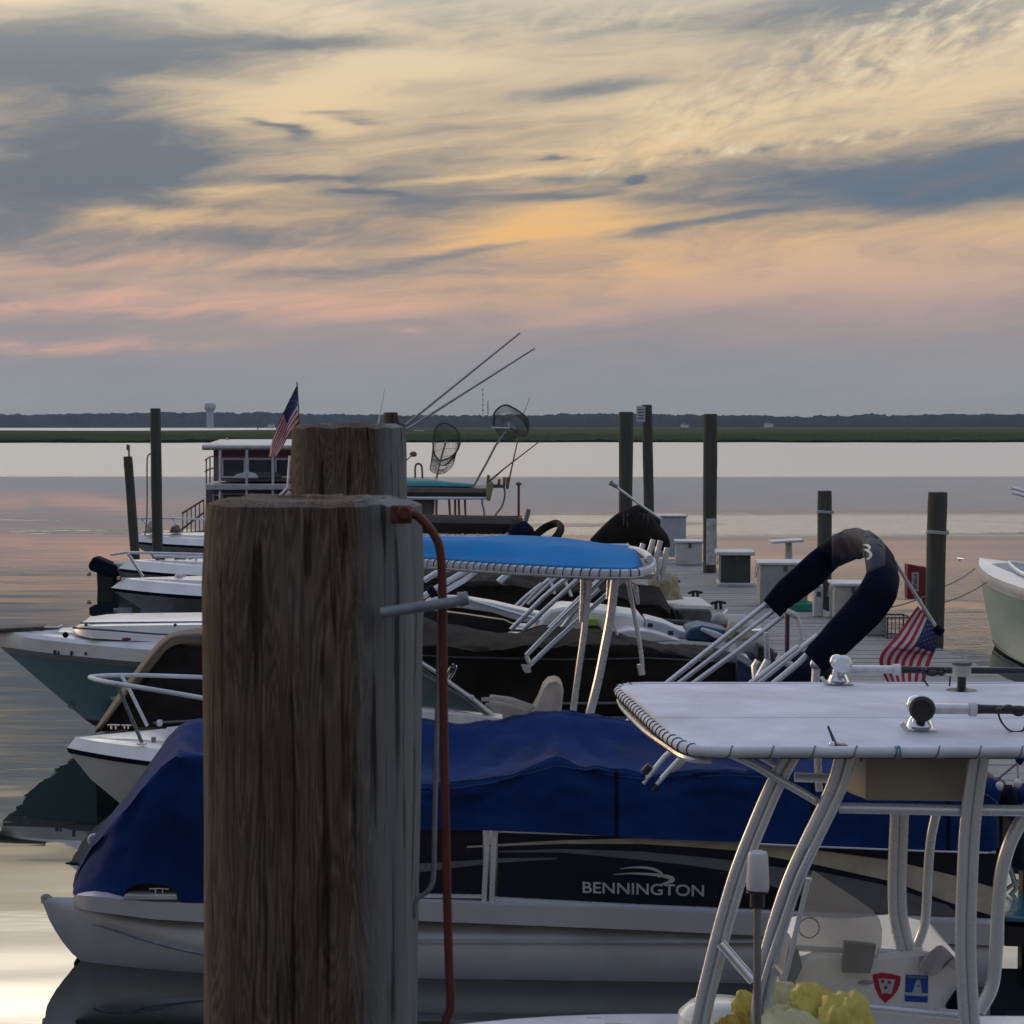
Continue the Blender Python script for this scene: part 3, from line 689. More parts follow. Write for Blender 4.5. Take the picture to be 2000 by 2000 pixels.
# ---------------------------------------------------------------- things on the dock
GB = 'storage boxes along the dock'
def dbox(label, x0, x1, ytop, ybot, dep, body, lidm, name='dock_box', lid=.05, over=.03, base=None, cat='dock box', z0=DZ, rz=-.06, latch=True):
    """front face bottom edge at ybot on the dock"""
    a = PZ(x0, ybot, z0); b = PZ(x1, ybot, z0); Y = a.y; zt = P(x0, ytop, Y+.0).z; wd = b.x-a.x; cx = (a.x+b.x)/2
    t = thing(name, label, cat, (cx, Y+dep/2, z0), GB)
    h = zt-z0-lid
    MB().box((cx, Y+dep/2, z0+h/2+.003), (wd, dep, h), rz=rz).build('body', body, t, bevel=.02)
    MB().box((cx, Y+dep/2, z0+h+lid/2+.004), (wd+2*over, dep+2*over, lid), rz=rz).build('lid', lidm, t, bevel=.015)
    if latch:
        mb = MB(); mb.box((cx-.0, Y-.012-over*.2, z0+h-.05), (.06, .02, .09)); mb.build('latch', dgrey, t)
        mb = MB(); mb.tube([V(cx-wd/2-.012, Y+dep*.3, z0+h-.02), V(cx-wd/2-.05, Y+dep*.45, z0+h*.7), V(cx-wd/2-.05, Y+dep*.6, z0+h*.7), V(cx-wd/2-.012, Y+dep*.75, z0+h-.02)], .008, 5, k=3); mb.build('rope_handle', rope2, t)
    if base: MB().box((cx, Y+dep/2, z0+.035), (wd+.1, dep+.1, .06), rz=rz).build('base', base, t, bevel=.01)
    return t
wbox = M('white_box_fibreglass', (.52,.54,.56), .5, var=.1); gbox = M('grey_box_front', (.30,.33,.35), .55, var=.12)
dbox('tall white cabinet farthest down the dock beside the fringed brown canopy', 1288, 1340, 1007, 1088, .8, M('cabinet_white', (.42,.47,.55), .5, var=.08), wbox, lid=.04, rz=.0, name='cabinet', cat='cabinet', latch=False)
dbox('low white bin left of the white-planked piling', 1322, 1373, 1057, 1104, .7, wbox, wbox)
dbox('dark green box with a rounded white lid behind the grey dock box', 1410, 1468, 1078, 1145, .75, greenbox, wbox, base=wbox, lid=.07, over=.08)
dbox('large grey box with a white lid partly behind the folded navy canopy', 1487, 1580, 1099, 1187, .8, gbox, wbox)
dbox('grey-white box with a rope handle seen through the loop of the navy canopy', 1632, 1700, 1140, 1212, .7, M('box_side', (.40,.40,.38), .55), wbox)
dbox('wide grey box right of the navy canopy with a dark corner post', 1690, 1734, 1172, 1242, .8, gbox, gbox)
t = thing('power_pedestal', 'slim white power pedestal with a rounded top beside the box in the canopy loop', 'power pedestal', PZ(1600, 1204, DZ))
a = PZ(1588, 1204, DZ); b = PZ(1606, 1204, DZ); c = (a+b)/2; zt = P(1600, 1145, c.y).z
MB().box((c.x, c.y, (DZ+zt)/2), (b.x-a.x, .18, zt-DZ)).build('body', wbox, t, bevel=.02)
MB().ball((c.x, c.y, zt), ((b.x-a.x)/2*1.15, .11, .05)).build('cap', wbox, t)
MB().box((c.x, c.y-.095, zt-.12), (.07, .02, .08)).build('socket', dgrey, t)
# cleaning table
t = thing('cleaning_table', 'white fish-cleaning table on one pedestal rising behind the large grey box', 'table', P(1540, 1100, 33))
a = P(1508, 1059, 33.2); b = P(1570, 1056, 33.2)
MB().prism([P(1508, 1058, 33), P(1570, 1054, 33), P(1570, 1059, 33), P(1508, 1062, 33)], (0, .55, 0)).build('table_top', wbox, t, bevel=.008)
MB().tube([V(P(1540, 1100, 33.3).x, 33.3, DZ), P(1540, 1090, 33.3), P(1540, 1060, 33.3)], [.11, .075, .06], 10).build('pedestal', wbox, t)
a = PZ(1545, 1192, DZ); t = thing('crate', 'bright green crate on the dock under the folded navy canopy', 'crate', a)
MB().box((a.x+.15, a.y, DZ+.06), (.42, .5, .10)).build('tray', green, t, bevel=.01)
MB().tube([V(a.x-.05, a.y-.24, DZ+.12), V(a.x+.36, a.y-.24, DZ+.12), V(a.x+.36, a.y+.24, DZ+.12), V(a.x-.05, a.y+.24, DZ+.12)], .012, 5, closed=True).build('rim', green, t)
# red extinguisher cabinet with white lettered strip
Yx = 26.6
t = thing('extinguisher_box', 'red fire extinguisher box with a white lettered strip beside the greenish piling', 'extinguisher box', P(1790, 1172, Yx))
pts = [P(1772, 1101, Yx), P(1805, 1107, Yx), P(1804, 1170, Yx), P(1772, 1170, Yx)]
MB().prism(pts, (0, .2, 0)).build('cabinet', red, t, bevel=.01)
MB().prism([P(1804.5, 1106, Yx), P(1811, 1110, Yx), P(1811, 1240, Yx), P(1805, 1240, Yx)], (0, .15, 0)).build('post', beam, t)
a = P(1781, 1118, Yx-.012); b = P(1794, 1155, Yx-.012)
MB().box((a+b)/2, (b.x-a.x, .01, a.z-b.z)).build('label_strip', stickwhite, t)
text('FIRE', 'lettering', dgrey, t, P(1784.5, 1121, Yx-.026), (0, 0, -1), (1, 0, 0), width=(a.z-b.z)*.8, height=(b.x-a.x)*.5, depth=.002)
# crab trap behind the box
def trap(label, c, s, Yd):
    t = thing('crab_trap', label, 'crab trap', c, 'wire crab traps on the dock'); mb = MB(); x, y, z = s
    for i in range(7):
        for zz in (0, z*.5, z): mb.tube([c+V(-x/2+x*i/6, -y/2, zz), c+V(-x/2+x*i/6, y/2, zz)], .004, 3)
        for yy in (-y/2, y/2): mb.tube([c+V(-x/2+x*i/6, yy, 0), c+V(-x/2+x*i/6, yy, z)], .004, 3)
    for i in range(5):
        for yy in (-y/2, y/2): mb.tube([c+V(-x/2, yy, z*i/4), c+V(x/2, yy, z*i/4)], .004, 3)
        for xx in (-x/2, x/2): mb.tube([c+V(xx, -y/2, z*i/4), c+V(xx, y/2, z*i/4)], .004, 3)
    mb.build('mesh', netm, t, smooth=False)
    mb = MB()
    for zz in (0, z):
        mb.tube([c+V(-x/2,-y/2,zz), c+V(x/2,-y/2,zz), c+V(x/2,y/2,zz), c+V(-x/2,y/2,zz)], .012, 5, closed=True)
    for xx in (-x/2, x/2):
        for yy in (-y/2, y/2): mb.tube([c+V(xx,yy,0), c+V(xx,yy,z)], .012, 5)
    mb.build('frame', netm, t)
c = PZ(1757, 1248, DZ); trap('wire crab trap on the dock between the grey box and the hanging flag', c+V(0, .3, 0), (.34, .5, .3), 0)
# mooring lines
def line(label, a, b, sag, r, mat=rope, grp='mooring lines', name='mooring_line'):
    mb = MB(); mb.tube([a.lerp(b, i/10) - V(0, 0, sag*4*(i/10)*(1-i/10)) for i in range(11)], r, 5)
    return one(mb, name, label, 'rope', mat, grp)
line('upper mooring line from the right-hand piling to the bow tip of the pale boat', P(1842, 1146, 25.6), P(1904, 1110, 30), .03, .010)
line('lower mooring line from the right-hand piling to the pale boat near its bow', P(1842, 1177, 25.6), P(1934, 1132, 28.5), .04, .010)
line('mooring line from the dock box past the red box toward the piling', P(1736, 1187, 27.0), P(1818, 1160, 25.7), .02, .010)

# ================================================================ pale green boat on the right
tip = P(1914, 1086, 30.5); ang = math.radians(-80)
h = Hull(tip, ang, 8.5, [(-.3, -.3, 1.0, .35), (.05, .0, .55, .75), (.55, .45, .28, .98), (1.22, 1.0, .04, 1.08), (1.30, 1.08, .0, 1.11), (1.40, 1.18, .0, 1.09)], tl=4.2, pw=2.0)
t = thing('motorboat', 'pale green motorboat with a white flared bow at the right edge of the photo', 'boat', tip*1.0 - V(0,0,tip.z))
h.band(1, 3, 'hull', greenhull, t); h.band(0, 1, 'bottom', bottomblack, t); h.band(3, 5, 'rub_rail', white, t, out=.01)
h.deck('deck', white, t, g=.42, cut=.13, floor=.75)
h.rail(1, 'boot_stripe', M('brown_stripe', (.12,.075,.05), .6), t, r=.022, dz=.05)
mb = MB(); pts = [h.p(x[5][0]+.25, -max(x[5][1]-.40, .02), x[5][2]+.05) for x in h.st[5:20]]; pt2 = [h.p(x[5][0]+.25, max(x[5][1]-.40, .02), x[5][2]+.05) for x in h.st[5:20]]
mb.tube(pts[::-1]+pt2, .03, 6); mb.build('coaming_rail', white, t)
mb = MB()
for s_ in (2.8, 3.5, 4.3):
    mb.box(h.p(s_, -.22, .98), (.34, .5, .30)); mb.box(h.p(s_, .26, .98), (.34, .6, .28))
mb.build('seat_cushion', black, t, bevel=.05)
mb = MB(); mb.tube([h.p(1.0, -.78, 1.42), h.p(1.0, -.78, 1.46)], .03, 6); mb.tube([h.p(.88, -.78, 1.46), h.p(1.12, -.78, 1.46)], .015, 6); mb.build('cleat', chrome, t)
t = thing('boat_canopy', 'pair of shiny canopy tubes catching orange light at the right edge', 'boat canopy', P(2010, 965, 20))
for dy in (0, 9):
    mb = MB(); mb.tube([P(1976+dy*.1, 954+dy, 20), P(1985, 955+dy, 20), P(2005, 961+dy, 20), P(2060, 975+dy, 20)], .018, 8, k=4); mb.build('tube', chrome, t)
mb = MB(); mb.tube([P(2030, 970, 20), V(P(2030, 970, 20).x+.1, 20, 1.0)], .025, 8); mb.build('leg', alum, t)
# ================================================================ flag helper
def flag_cloth(name, parent, bot, top, nu=27, nv=14, canton=.42, wav=.02, n=Vector((0, 1, 0)), seed=0):
    """bot / top: polylines from the pole to the fly for the 13th and the 1st stripe"""
    def at(pl, u):
        x = u*(len(pl)-1); i = min(int(x), len(pl)-2); return catmull(pl, 8)[min(int(u*8*(len(pl)-1)), 8*(len(pl)-1))] if len(pl) > 2 else pl[i].lerp(pl[i+1], x-i)
    G = []
    for i in range(nu):
        u = i/(nu-1); a, b = at(bot, u), at(top, u); row = []
        for j in range(nv):
            v = j/(nv-1); p = a.lerp(b, v) + n*(wav*math.sin(u*9+v*3+seed)*(.3+u) + wav*.6*math.sin(v*7+u*4+seed))
            row.append(p)
        G.append(row)
    def mats(i, j):
        if j >= (nv-1)-7 and i < canton*(nu-1): return 2
        return 0 if (j % 2 == 0) else 1
    mb = MB(); mb.grid(G, mats=mats)
    o = mb.build(name, [flagred, flagwhite, flagblue], parent, ang=80, solid=.002)
    mb = MB()
    for i in range(1, int(canton*(nu-1))-0):
        for j in range(nv-7, nv-1):
            if (i+j) % 2 == 0:
                c = G[i][j]; e1 = (G[i+1][j]-c).normalized(); e2 = (G[i][j+1]-c if j+1 < nv else c-G[i][j-1]).normalized(); s_ = (G[1][1]-G[0][0]).length*.20
                for sg in (-1, 1):
                    mb.add([c+n*sg*.003+e1*s_*math.cos(q)*(1 if k2 % 2 == 0 else .45)+e2*s_*math.sin(q)*(1 if k2 % 2 == 0 else .45) for k2, q in enumerate([math.pi*k3/5 for k3 in range(10)])], [tuple(range(10))])
    mb.build('stars', flagwhite, o, smooth=False)
    return o

# ================================================================ 1. pontoon boat under the blue cover
fr = Fr(11.75, -.05)
un = Vector((.05, 1, 0)).normalized(); ux = Vector((1, -.05, 0)).normalized()
c = fr.n(1000, 1930, 1.2); t = thing('pontoon_boat', 'long pontoon boat under a royal blue cover with black lettered fence panels', 'boat', (c.x, c.y, 0)); PB = t
def pontoon(tipx, d, name='pontoon'):
    tip = fr.n(tipx, 1757, d); ang = math.atan2(-.05, 1)
    lv = []
    zc, R_ = .13, .30
    for k_ in range(13):
        q = -math.pi/2 + math.pi*k_/12; z = zc + R_*math.sin(q)
        x0 = interp(z, [(-.17, .50), (-.05, .33), (.05, .21), (.16, .12), (.28, .055), (.43, .0)])
        lv.append((z, z, x0, max(.004, R_*math.cos(q))))
    h = Hull(tip, ang, 6.25, lv, tl=1.5, pw=2.0, n=34)
    for i, row in enumerate(h.st): # nose sweeps up
        pass
    return h
h = pontoon(80, .34)
o = h.band(3, 12, 'pontoon', pont, t); h.band(0, 3, 'bottom', bottomblack, t)
# lifting-strake and eye
mb = MB(); mb.tube([fr.n(180, 1805, .18), fr.n(220, 1816, .10), fr.n(290, 1838, .02), fr.n(390, 1862, -.02), fr.n(520, 1878, -.02)], [.003, .009, .011, .012, .012], 5, k=4); mb.build('strake', galv, t)
mb = MB(); q0 = fr.n(86, 1756, .34); mb.prism([q0+V(-.02,0,-.03), q0+V(.10,0,-.05), q0+V(.06,0,.01), q0+V(.03,0,.035), q0+V(-.005,0,.035), q0+V(-.025,0,.015)], (0, .012, 0)); mb.build('tow_eye', pont, t, bevel=.003)
mb = MB(); mb.lathe([(.011, -.016), (.011, .0)], q0+V(.006, 0, .010), 12, (0, 1, 0)); mb.build('eye_hole', tan, t)
# weld rib on the tube side
mb = MB(); mb.grid([[fr.n(x, y, -.004 if 0 else .006+dd) for y, dd in ((1834, .02), (1838, .0), (1842, .0))] for x in range(805, 1905, 50)]); mb.build('tube_rib', pont, t)
h2 = pontoon(178, 1.9)
h2.band(3, 12, 'pontoon', pont, t); h2.band(0, 3, 'bottom', bottomblack, t)
mb = MB(); q1 = fr.n(184, 1641, 1.95); mb.tube([q1+V(.04*math.cos(a_), 0, .04*math.sin(a_)) for a_ in [2*math.pi*i/14 for i in range(14)]], .013, 6, closed=True); mb.build('tow_eye', lampwhite, t)
# deck fascia (rounded front corner)
top = [(144, 1748), (200, 1752), (300, 1762), (390, 1765), (800, 1760), (1250, 1777), (1500, 1788), (1800, 1799), (1962, 1806)]
hgt = [(144, 24), (180, 30), (390, 36), (800, 38), (1962, 42)]
G = []
for x in [144, 146, 150, 160, 175, 200, 240, 300, 390, 500, 650, 800, 1000, 1250, 1500, 1700, 1962]:
    y = interp(x, top); hh = interp(x, hgt); d0 = .30*max(0, 1-(x-144)/55)**2.2
    a = fr.n(x, y, d0); b = fr.n(x, y+hh, d0)
    G.append([b, a, a+un*.03+V(0,0,.004), a+un*(2.45-2*d0), b+un*(2.45-2*d0)])
mb = MB(); mb.grid(G, flip=True)
mb.add(G[0], [(0,1,2,3,4)]); mb.add(G[-1], [(4,3,2,1,0)])
mb.build('deck', M('deck_fascia', (.43,.43,.46), .45, var=.08, scale=2), t, ang=30)
# cross members/underside shadow line
mb = MB()
for x in range(430, 1950, 130):
    a = fr.n(x, interp(x, top)+interp(x, hgt)+1, .25); mb.box(a+un*.95+V(0,0,-.03), (.06, 1.9, .05))
mb.build('cross_member', pont, t)
# cleat
def cleat(c, s, parent, mat=chrome, ax=ux):
    mb = MB(); mb.tube([c+ax*(-s/2)+V(0,0,s*.32), c+V(0,0,s*.34), c+ax*(s/2)+V(0,0,s*.32)], s*.055, 6)
    for k_ in (-.18, .18): mb.tube([c+ax*k_*s, c+ax*k_*s+V(0,0,s*.33)], s*.06, 6)
    return mb.build('cleat', mat, parent)
cleat(fr.n(311, 1748, .03), .13, t)
mb = MB(); mb.prism([fr.n(243, 1748, -.006), fr.n(343, 1748, -.006), fr.n(346, 1758, -.006), fr.n(240, 1758, -.006)], un*.12); mb.build('cleat_pad', M('pad', (.45,.46,.49), .5), t, bevel=.006)
# fence: rails, posts, panels
rl = lambda x: interp(x, [(800, 1746), (955, 1748), (970, 1755), (1250, 1768), (1600, 1783), (1962, 1797)])
mb = MB(); mb.prism([fr.n(805, rl(805), .055), fr.n(944, rl(944), .055), fr.n(944, rl(944)+7, .055), fr.n(805, rl(805)+7, .055)], un*.03)
for x0, x1 in ((966, 1250), (1250, 1600), (1600, 1945)):
    mb.prism([fr.n(x0, rl(x0)-1, .055), fr.n(x1, rl(x1)-1, .055), fr.n(x1, rl(x1)+7, .055), fr.n(x0, rl(x0)+7, .055)], un*.03)
mb.build('bottom_rail', tubew, t, smooth=False)
for k_, (x0, x1) in enumerate(((945, 955), (958.5, 969))):
    mb = MB(); mb.prism([fr.n(x0+2, 1619, .045), fr.n(x1+2, 1619, .045), fr.n(x1-5+k_*1.5, 1763, .045), fr.n(x0-5+k_*1.5, 1763, .045)], un*.03); mb.build('post', tubew, t, bevel=.004)
mb = MB(); mb.prism([fr.n(970, 1621, .05), fr.n(1250, 1630, .05), fr.n(1460, 1641, .05), fr.n(1700, 1652, .05), fr.n(1945, 1662, .05), fr.n(1945, 1667, .05), fr.n(1460, 1646, .05), fr.n(1250, 1635, .05), fr.n(970, 1626, .05)], un*.03)
mb.build('top_rail', tubew, t)
for x0, x1 in ((800, 943), (972, 1945)):
    xs_ = [x0+(x1-x0)*i/8 for i in range(9)]
    MB().prism([fr.n(x, 1600, .07) for x in xs_] + [fr.n(x, rl(x)+2, .07) for x in xs_[::-1]], un*.02).build('fence_panel', panel, t, smooth=False)
def stripe(name, up, lo, mat, d=.066):
    xs_ = sorted(set([p[0] for p in up]+[p[0] for p in lo])); xx = []
    for a, b in zip(xs_, xs_[1:]): xx += [a + (b-a)*i/4 for i in range(4)]
    xx.append(xs_[-1])
    # smooth interpolation
    G = [[fr.n(x, interp(x, up), d), fr.n(x, interp(x, lo), d)] for x in xx]
    MB().grid(G).build(name, mat, PB, smooth=False, solid=.003, off=0)
stripe('stripe', [(912, 1652.5), (1000, 1647), (1100, 1641), (1250, 1637), (1350, 1637), (1450, 1641), (1520, 1649), (1600, 1661), (1745, 1681), (1870, 1712), (1945, 1735)],
       [(912, 1656), (1000, 1651.5), (1100, 1648), (1250, 1648), (1350, 1654), (1450, 1662), (1520, 1676), (1600, 1690), (1745, 1722), (1870, 1768), (1945, 1790)], tan)
stripe('stripe', [(975, 1662), (1100, 1658), (1250, 1663), (1350, 1672), (1440, 1682), (1520, 1694), (1600, 1703), (1720, 1727), (1850, 1768), (1880, 1790)],
       [(975, 1664.5), (1100, 1665), (1250, 1679), (1350, 1690), (1440, 1704), (1520, 1735), (1600, 1760), (1720, 1784), (1850, 1789), (1880, 1792)], greystripe)
stripe('stripe', [(800, 1688), (943, 1679)], [(800, 1706), (943, 1688)], greystripe)
stripe('stripe', [(972, 1676), (1088, 1675.5)], [(972, 1685), (1088, 1678)], greystripe)
# lettering and the swoosh mark above it
a = fr.n(1138, 1744, .064); b = fr.n(1375, 1751, .064)
xd = (b-a).normalized()
for dd in (0,): text('BENNINGTON', 'lettering', letter, t, a, xd, (0, 0, 1), width=(b-a).length, height=.074, depth=.004)
def swoosh(cl, wd, mat, name='emblem'):
    pts = catmull([fr.n(x, y, .064) for x, y in cl], 8); n_ = len(pts); G = []
    for i, p in enumerate(pts):
        tt = (pts[min(i+1, n_-1)]-pts[max(i-1, 0)]).normalized(); s_ = tt.cross(un).normalized(); w_ = interp(i/(n_-1), wd)*11.75/F
        G.append([p-s_*w_, p+s_*w_])
    MB().grid(G).build(name, mat, PB, smooth=False, solid=.004, off=0)
swoosh([(1211, 1697), (1240, 1694), (1270, 1696), (1288, 1703), (1292, 1710), (1284, 1713)], [(0, .4), (.35, 2.4), (.75, 3.0), (1, .4)], letter)
swoosh([(1197, 1708), (1235, 1706), (1275, 1708), (1302, 1712), (1313, 1717), (1306, 1723), (1288, 1728)], [(0, .4), (.35, 2.6), (.7, 5.0), (1, .3)], letter)

# the cover: near hem, near rail edge, top, far edge, far hem
hem = [(142, 1747), (160, 1750), (200, 1748), (225, 1756), (241, 1757), (246, 1738), (262, 1728), (300, 1726), (328, 1730), (345, 1742), (352, 1762), (400, 1763), (440, 1700), (600, 1640), (800, 1620), (955, 1622), (1100, 1628), (1300, 1640), (1450, 1645), (1600, 1652), (1800, 1660), (1935, 1664), (1952, 1655)]
sil = [(142, 1722), (146, 1700), (155, 1680), (180, 1632), (250, 1547), (300, 1472), (330, 1432), (355, 1410), (390, 1402), (500, 1392), (700, 1400), (810, 1406), (910, 1406), (1000, 1403), (1045, 1394), (1085, 1383), (1102, 1381), (1125, 1388), (1180, 1397), (1260, 1402), (1400, 1404), (1600, 1415), (1800, 1450), (1900, 1500), (1945, 1530), (1952, 1560)]
edg = [(142, 1730), (155, 1690), (180, 1652), (250, 1575), (310, 1495), (345, 1468), (390, 1478), (500, 1500), (700, 1525), (810, 1536), (900, 1532), (980, 1518), (1040, 1500), (1085, 1484), (1130, 1492), (1200, 1506), (1260, 1513), (1330, 1512), (1420, 1503), (1500, 1508), (1700, 1520), (1850, 1536), (1930, 1552), (1952, 1570)]
G = []
xs_ = [142, 143.5, 146, 150, 156, 163, 170, 180, 190, 200, 212, 225, 236, 241, 243, 246, 254, 262, 275, 290, 300, 315, 328, 338, 345, 348, 352, 370, 385, 400] + [400+12*i for i in range(1, 129)] + [1940, 1945, 1949, 1952]
for x in xs_:
    hy, sy, ey = interp(x, hem), interp(x, sil), interp(x, edg)
    inset = .62*max(0, 1-(x-142)/150)**1.8 + .2*max(0, (x-1930)/22)**3
    e_ = fr.n(x, ey, .04+inset); hm_ = fr.n(x, hy, .0+inset*.42)
    tp = fr.n(x, sy, 1.22); fa = e_+un*(2.40-2*inset); fh = V(fa.x, fa.y, hm_.z)+un*.03
    wid = 2.40-2*inset
    # silhouette may come from the ridge or the far edge: take the ridge, keep the far edge just under it
    zf = min(e_.z, fr.n(x, sy, 2.4).z-.02); fa.z = zf
    ctl = [(0, hm_), (.5, hm_.lerp(e_, .55)+un*(-.012)), (1.0, e_), (1.12, e_+un*.05+V(0,0,.02)), (2.0, tp), (2.9, fa-un*.04+V(0,0,.02)), (3, fa), (4, fh)]
    row = []
    for j in range(45):
        v = 4*j/44
        for (v0, p0), (v1, p1) in zip(ctl, ctl[1:]):
            if v <= v1:
                tt = (v-v0)/(v1-v0)
                if 1.12 <= v0 < 2.9:      # sag from the ridge: concave tent
                    tt2 = tt
                    p = p0.lerp(p1, tt2); p = p - V(0, 0, .09*math.sin(math.pi*tt)*(1 if x > 380 else .4))
                else: p = p0.lerp(p1, tt)
                break
        # tension folds running from the pole at 1100
        wx = p.x; wy = p.y
        f1 = .5+.5*nse(wx, wy, .8, 3)
        d_ = .016*math.sin(wx*6.5+4*nse(wx, v, .9, 1))*f1 + .024*nse(wx, v*1.3, 1.6, 4) - .045*abs(nse(wx*1.3+v*1.1, v*2.4, 2.2, 9)) - .030*abs(nse(wx*1.6-v*2.0, v*2, 3.4, 5)) - .012*abs(nse(wx*3+v*3, v*5, 4.2, 8))
        dxp, dv = (x-1100)/260, (v-2.0)
        th = math.atan2(dv, dxp+1e-6); rr_ = math.hypot(dxp, dv)
        d_ += .040*(abs(math.sin(th*6.5+1.5*nse(rr_, th, 1.2, 3)))-.5)*math.exp(-rr_*.75)*min(1, rr_*2.5)
        if v < 1: d_ = d_*1.1*v**.5*1.0 + .010*math.sin(wx*3.1+v*2+3*nse(wx, 0, .5, 7))*sm(v*2); p = p - un*d_
        elif v < 3: p = p + V(0, 0, d_)
        else: p = p + un*d_
        if x < 400 and v < 2:   # long drapes at the bow
            p = p - un*.034*(abs(math.sin((x-142)/400*15 - v*2.6 + nse(x*.01, v, 1, 2)))-.5)*sm((x-150)/60)*sm(v*1.5)*sm((2-v)*3)
        row.append(p)
    G.append(row)
mb = MB(); mb.grid(G, flip=True); mb.add(G[0], [tuple(range(45))]); mb.add(G[-1], [tuple(range(44, -1, -1))])
mb.build('cover', bluecov, t, ang=70)
# seams sewn along the rail and over the top, and hold-down straps
def cover_line(j, i0, i1, r, nm, mat, off=.004):
    MB().tube([G[i][j] + V(0, -off*.5, off) for i in range(i0, i1)], r, 5).build(nm, mat, PB)
cover_line(12, 34, 158, .0035, 'seam', M('seam_blue', (.03,.07,.20), .8)); cover_line(10, 34, 158, .0025, 'seam', M('seam_blue', (.03,.07,.20), .8)); cover_line(22, 34, 158, .003, 'seam', M('seam_blue', (.02,.05,.17), .8))
for ii in (62, 96, 128, 150):
    MB().tube([G[ii][j] + V(0, -.004, .003) for j in range(0, 13)], .006, 4, flat=((1,0,0), 2.2, .5)).build('strap', navy, PB)
# rail pipe seen as a light hem line along the cover
mb = MB(); mb.tube([fr.n(x, interp(x, hem)+2, -.006) for x in (1460, 1600, 1700, 1800, 1930)], .006, 5); mb.build('hem_cord', whitefab, t)

# canopy (folded bimini) of the pontoon boat
t = thing('folded_canopy', 'folded navy blue boat canopy arching over the pontoon boat on pale tubes', 'boat canopy', fr.n(1270, 1545, .05)); BIM = t
wdir = Vector((.66, 0, -.75))
def nf(x, y): return fr.n(x, y, .05)
def ff(x, y): return fr.n(x, y, 2.35)
path = [nf(1590, 1292), nf(1640, 1242), nf(1692, 1188), nf(1722, 1140), fr.n(1722, 1096, .35), fr.n(1712, 1072, .9), fr.n(1696, 1062, 1.4), fr.n(1664, 1062, 1.95), ff(1622, 1084), ff(1582, 1120), ff(1540, 1155), ff(1508, 1186)]
mb = MB(); mb.tube(path, [.80, 1.0, 1.1, 1.08, 1.2, 1.12, 1.1, 1.08, .98, 1.06, .95, .78], 20, k=8, flat=(wdir, .112, .055, .75))
# wrinkle the sleeve
mb.v = [p + Vector((.35, .6, .5))*(.026*nse(p.x*2, p.y*2, 3.0, p.z*3) - .026*abs(nse(p.x*4, p.y*4+p.z*2, 2.0, p.z*4)) + .006*nse(p.x*9, p.y*9, 3.0, p.z*9)) for p in mb.v]
mb.build('sleeve', [navy], t, ang=60)
# faded top panel carrying the swoosh mark
mark = [(1688, 1067), (1697, 1070), (1698, 1078), (1690, 1082), (1699, 1084), (1703, 1092), (1694, 1098)]
def canopy_mark():
    import bmesh
    from mathutils.bvhtree import BVHTree
    sl_ = [c_ for c_ in BIM.children if c_.name.startswith('sleeve')][0]
    bv = BVHTree.FromPolygons([v.co + BIM.location for v in sl_.data.vertices], [tuple(p.vertices) for p in sl_.data.polygons])
    org = Vector((0, 0, H))
    def hit(x, y):
        d = ray(x, y).normalized(); r_ = bv.ray_cast(org, d, 40)
        return r_[0] - d*.006 if r_[0] is not None else None
    for cl, wd in (([(1686, 1064), (1694, 1065), (1699, 1070), (1695, 1074)], 2.0), ([(1685, 1073), (1694, 1075), (1701, 1082), (1699, 1089), (1693, 1093)], 2.4)):
        pts = catmull([Vector((x, y, 0)) for x, y in cl], 5); G_ = []; n_ = len(pts)
        for i, p in enumerate(pts):
            tt = (pts[min(i+1, n_-1)]-pts[max(i-1, 0)]).normalized(); w_ = wd*math.sin(math.pi*(i+.4)/(n_-.2))+.3
            a_ = hit(p.x-tt.y*w_, p.y+tt.x*w_); b_ = hit(p.x+tt.y*w_, p.y-tt.x*w_)
            if a_ is None or b_ is None: return
            G_.append([a_, b_])
        MB().grid(G_).build('emblem', letter, BIM, smooth=False, solid=.004, off=0)
    G_ = []
    for x in range(1625, 1733, 4):
        ys_ = [y for y in range(1020, int(interp(x, [(1625, 1130), (1690, 1125), (1732, 1105)]))) if hit(x, y) is not None]
        if len(ys_) < 8: continue
        row = [hit(x, ys_[0]+1+(ys_[-1]-2-ys_[0])*j/11) for j in range(12)]
        if None in row: continue
        G_.append([p_ if p_ is not None else row[0] for p_ in row])
    if len(G_) > 3: MB().grid(G_).build('faded_panel', navyl, BIM, ang=60, solid=.003, off=0)
canopy_mark()
mb = MB()
mb.tube([nf(1272, 1543), nf(1345, 1463), nf(1465, 1346), nf(1597, 1240)], .017, 8)
mb.tube([nf(1256, 1530), nf(1298, 1478), nf(1340, 1440), nf(1400, 1385), nf(1560, 1262)], .017, 8)
mb.build('frame_tube', tubew, t)
mb = MB(); mb.tube([fr.n(1276, 1542, .1), fr.n(1360, 1462, .1), fr.n(1450, 1385, .1), fr.n(1560, 1295, .1), fr.n(1600, 1255, .1)], .021, 8); mb.build('frame_tube', tubew, t)
mb = MB(); mb.tube([ff(1215, 1420), ff(1290, 1344), ff(1508, 1170)], .019, 8); mb.build('frame_tube', tubew, t)
mb = MB(); mb.tube([ff(1235, 1425), ff(1318, 1340), ff(1420, 1262), ff(1520, 1186)], .017, 8); mb.build('frame_tube', tubew, t)
mb = MB(); mb.tube([ff(1262, 1418), ff(1340, 1345), ff(1440, 1272), ff(1530, 1202)], .019, 8); mb.build('frame_tube', tubew, t)
for x, y, f_ in ((1265, 1500, nf), (1280, 1538, nf)): MB().tube([f_(x-9, y+9), f_(x+4, y-5)], .024, 8).build('clamp', black, t)
MB().ball(nf(1233, 1556), .018, 10, 6).build('snap', lampwhite, t)
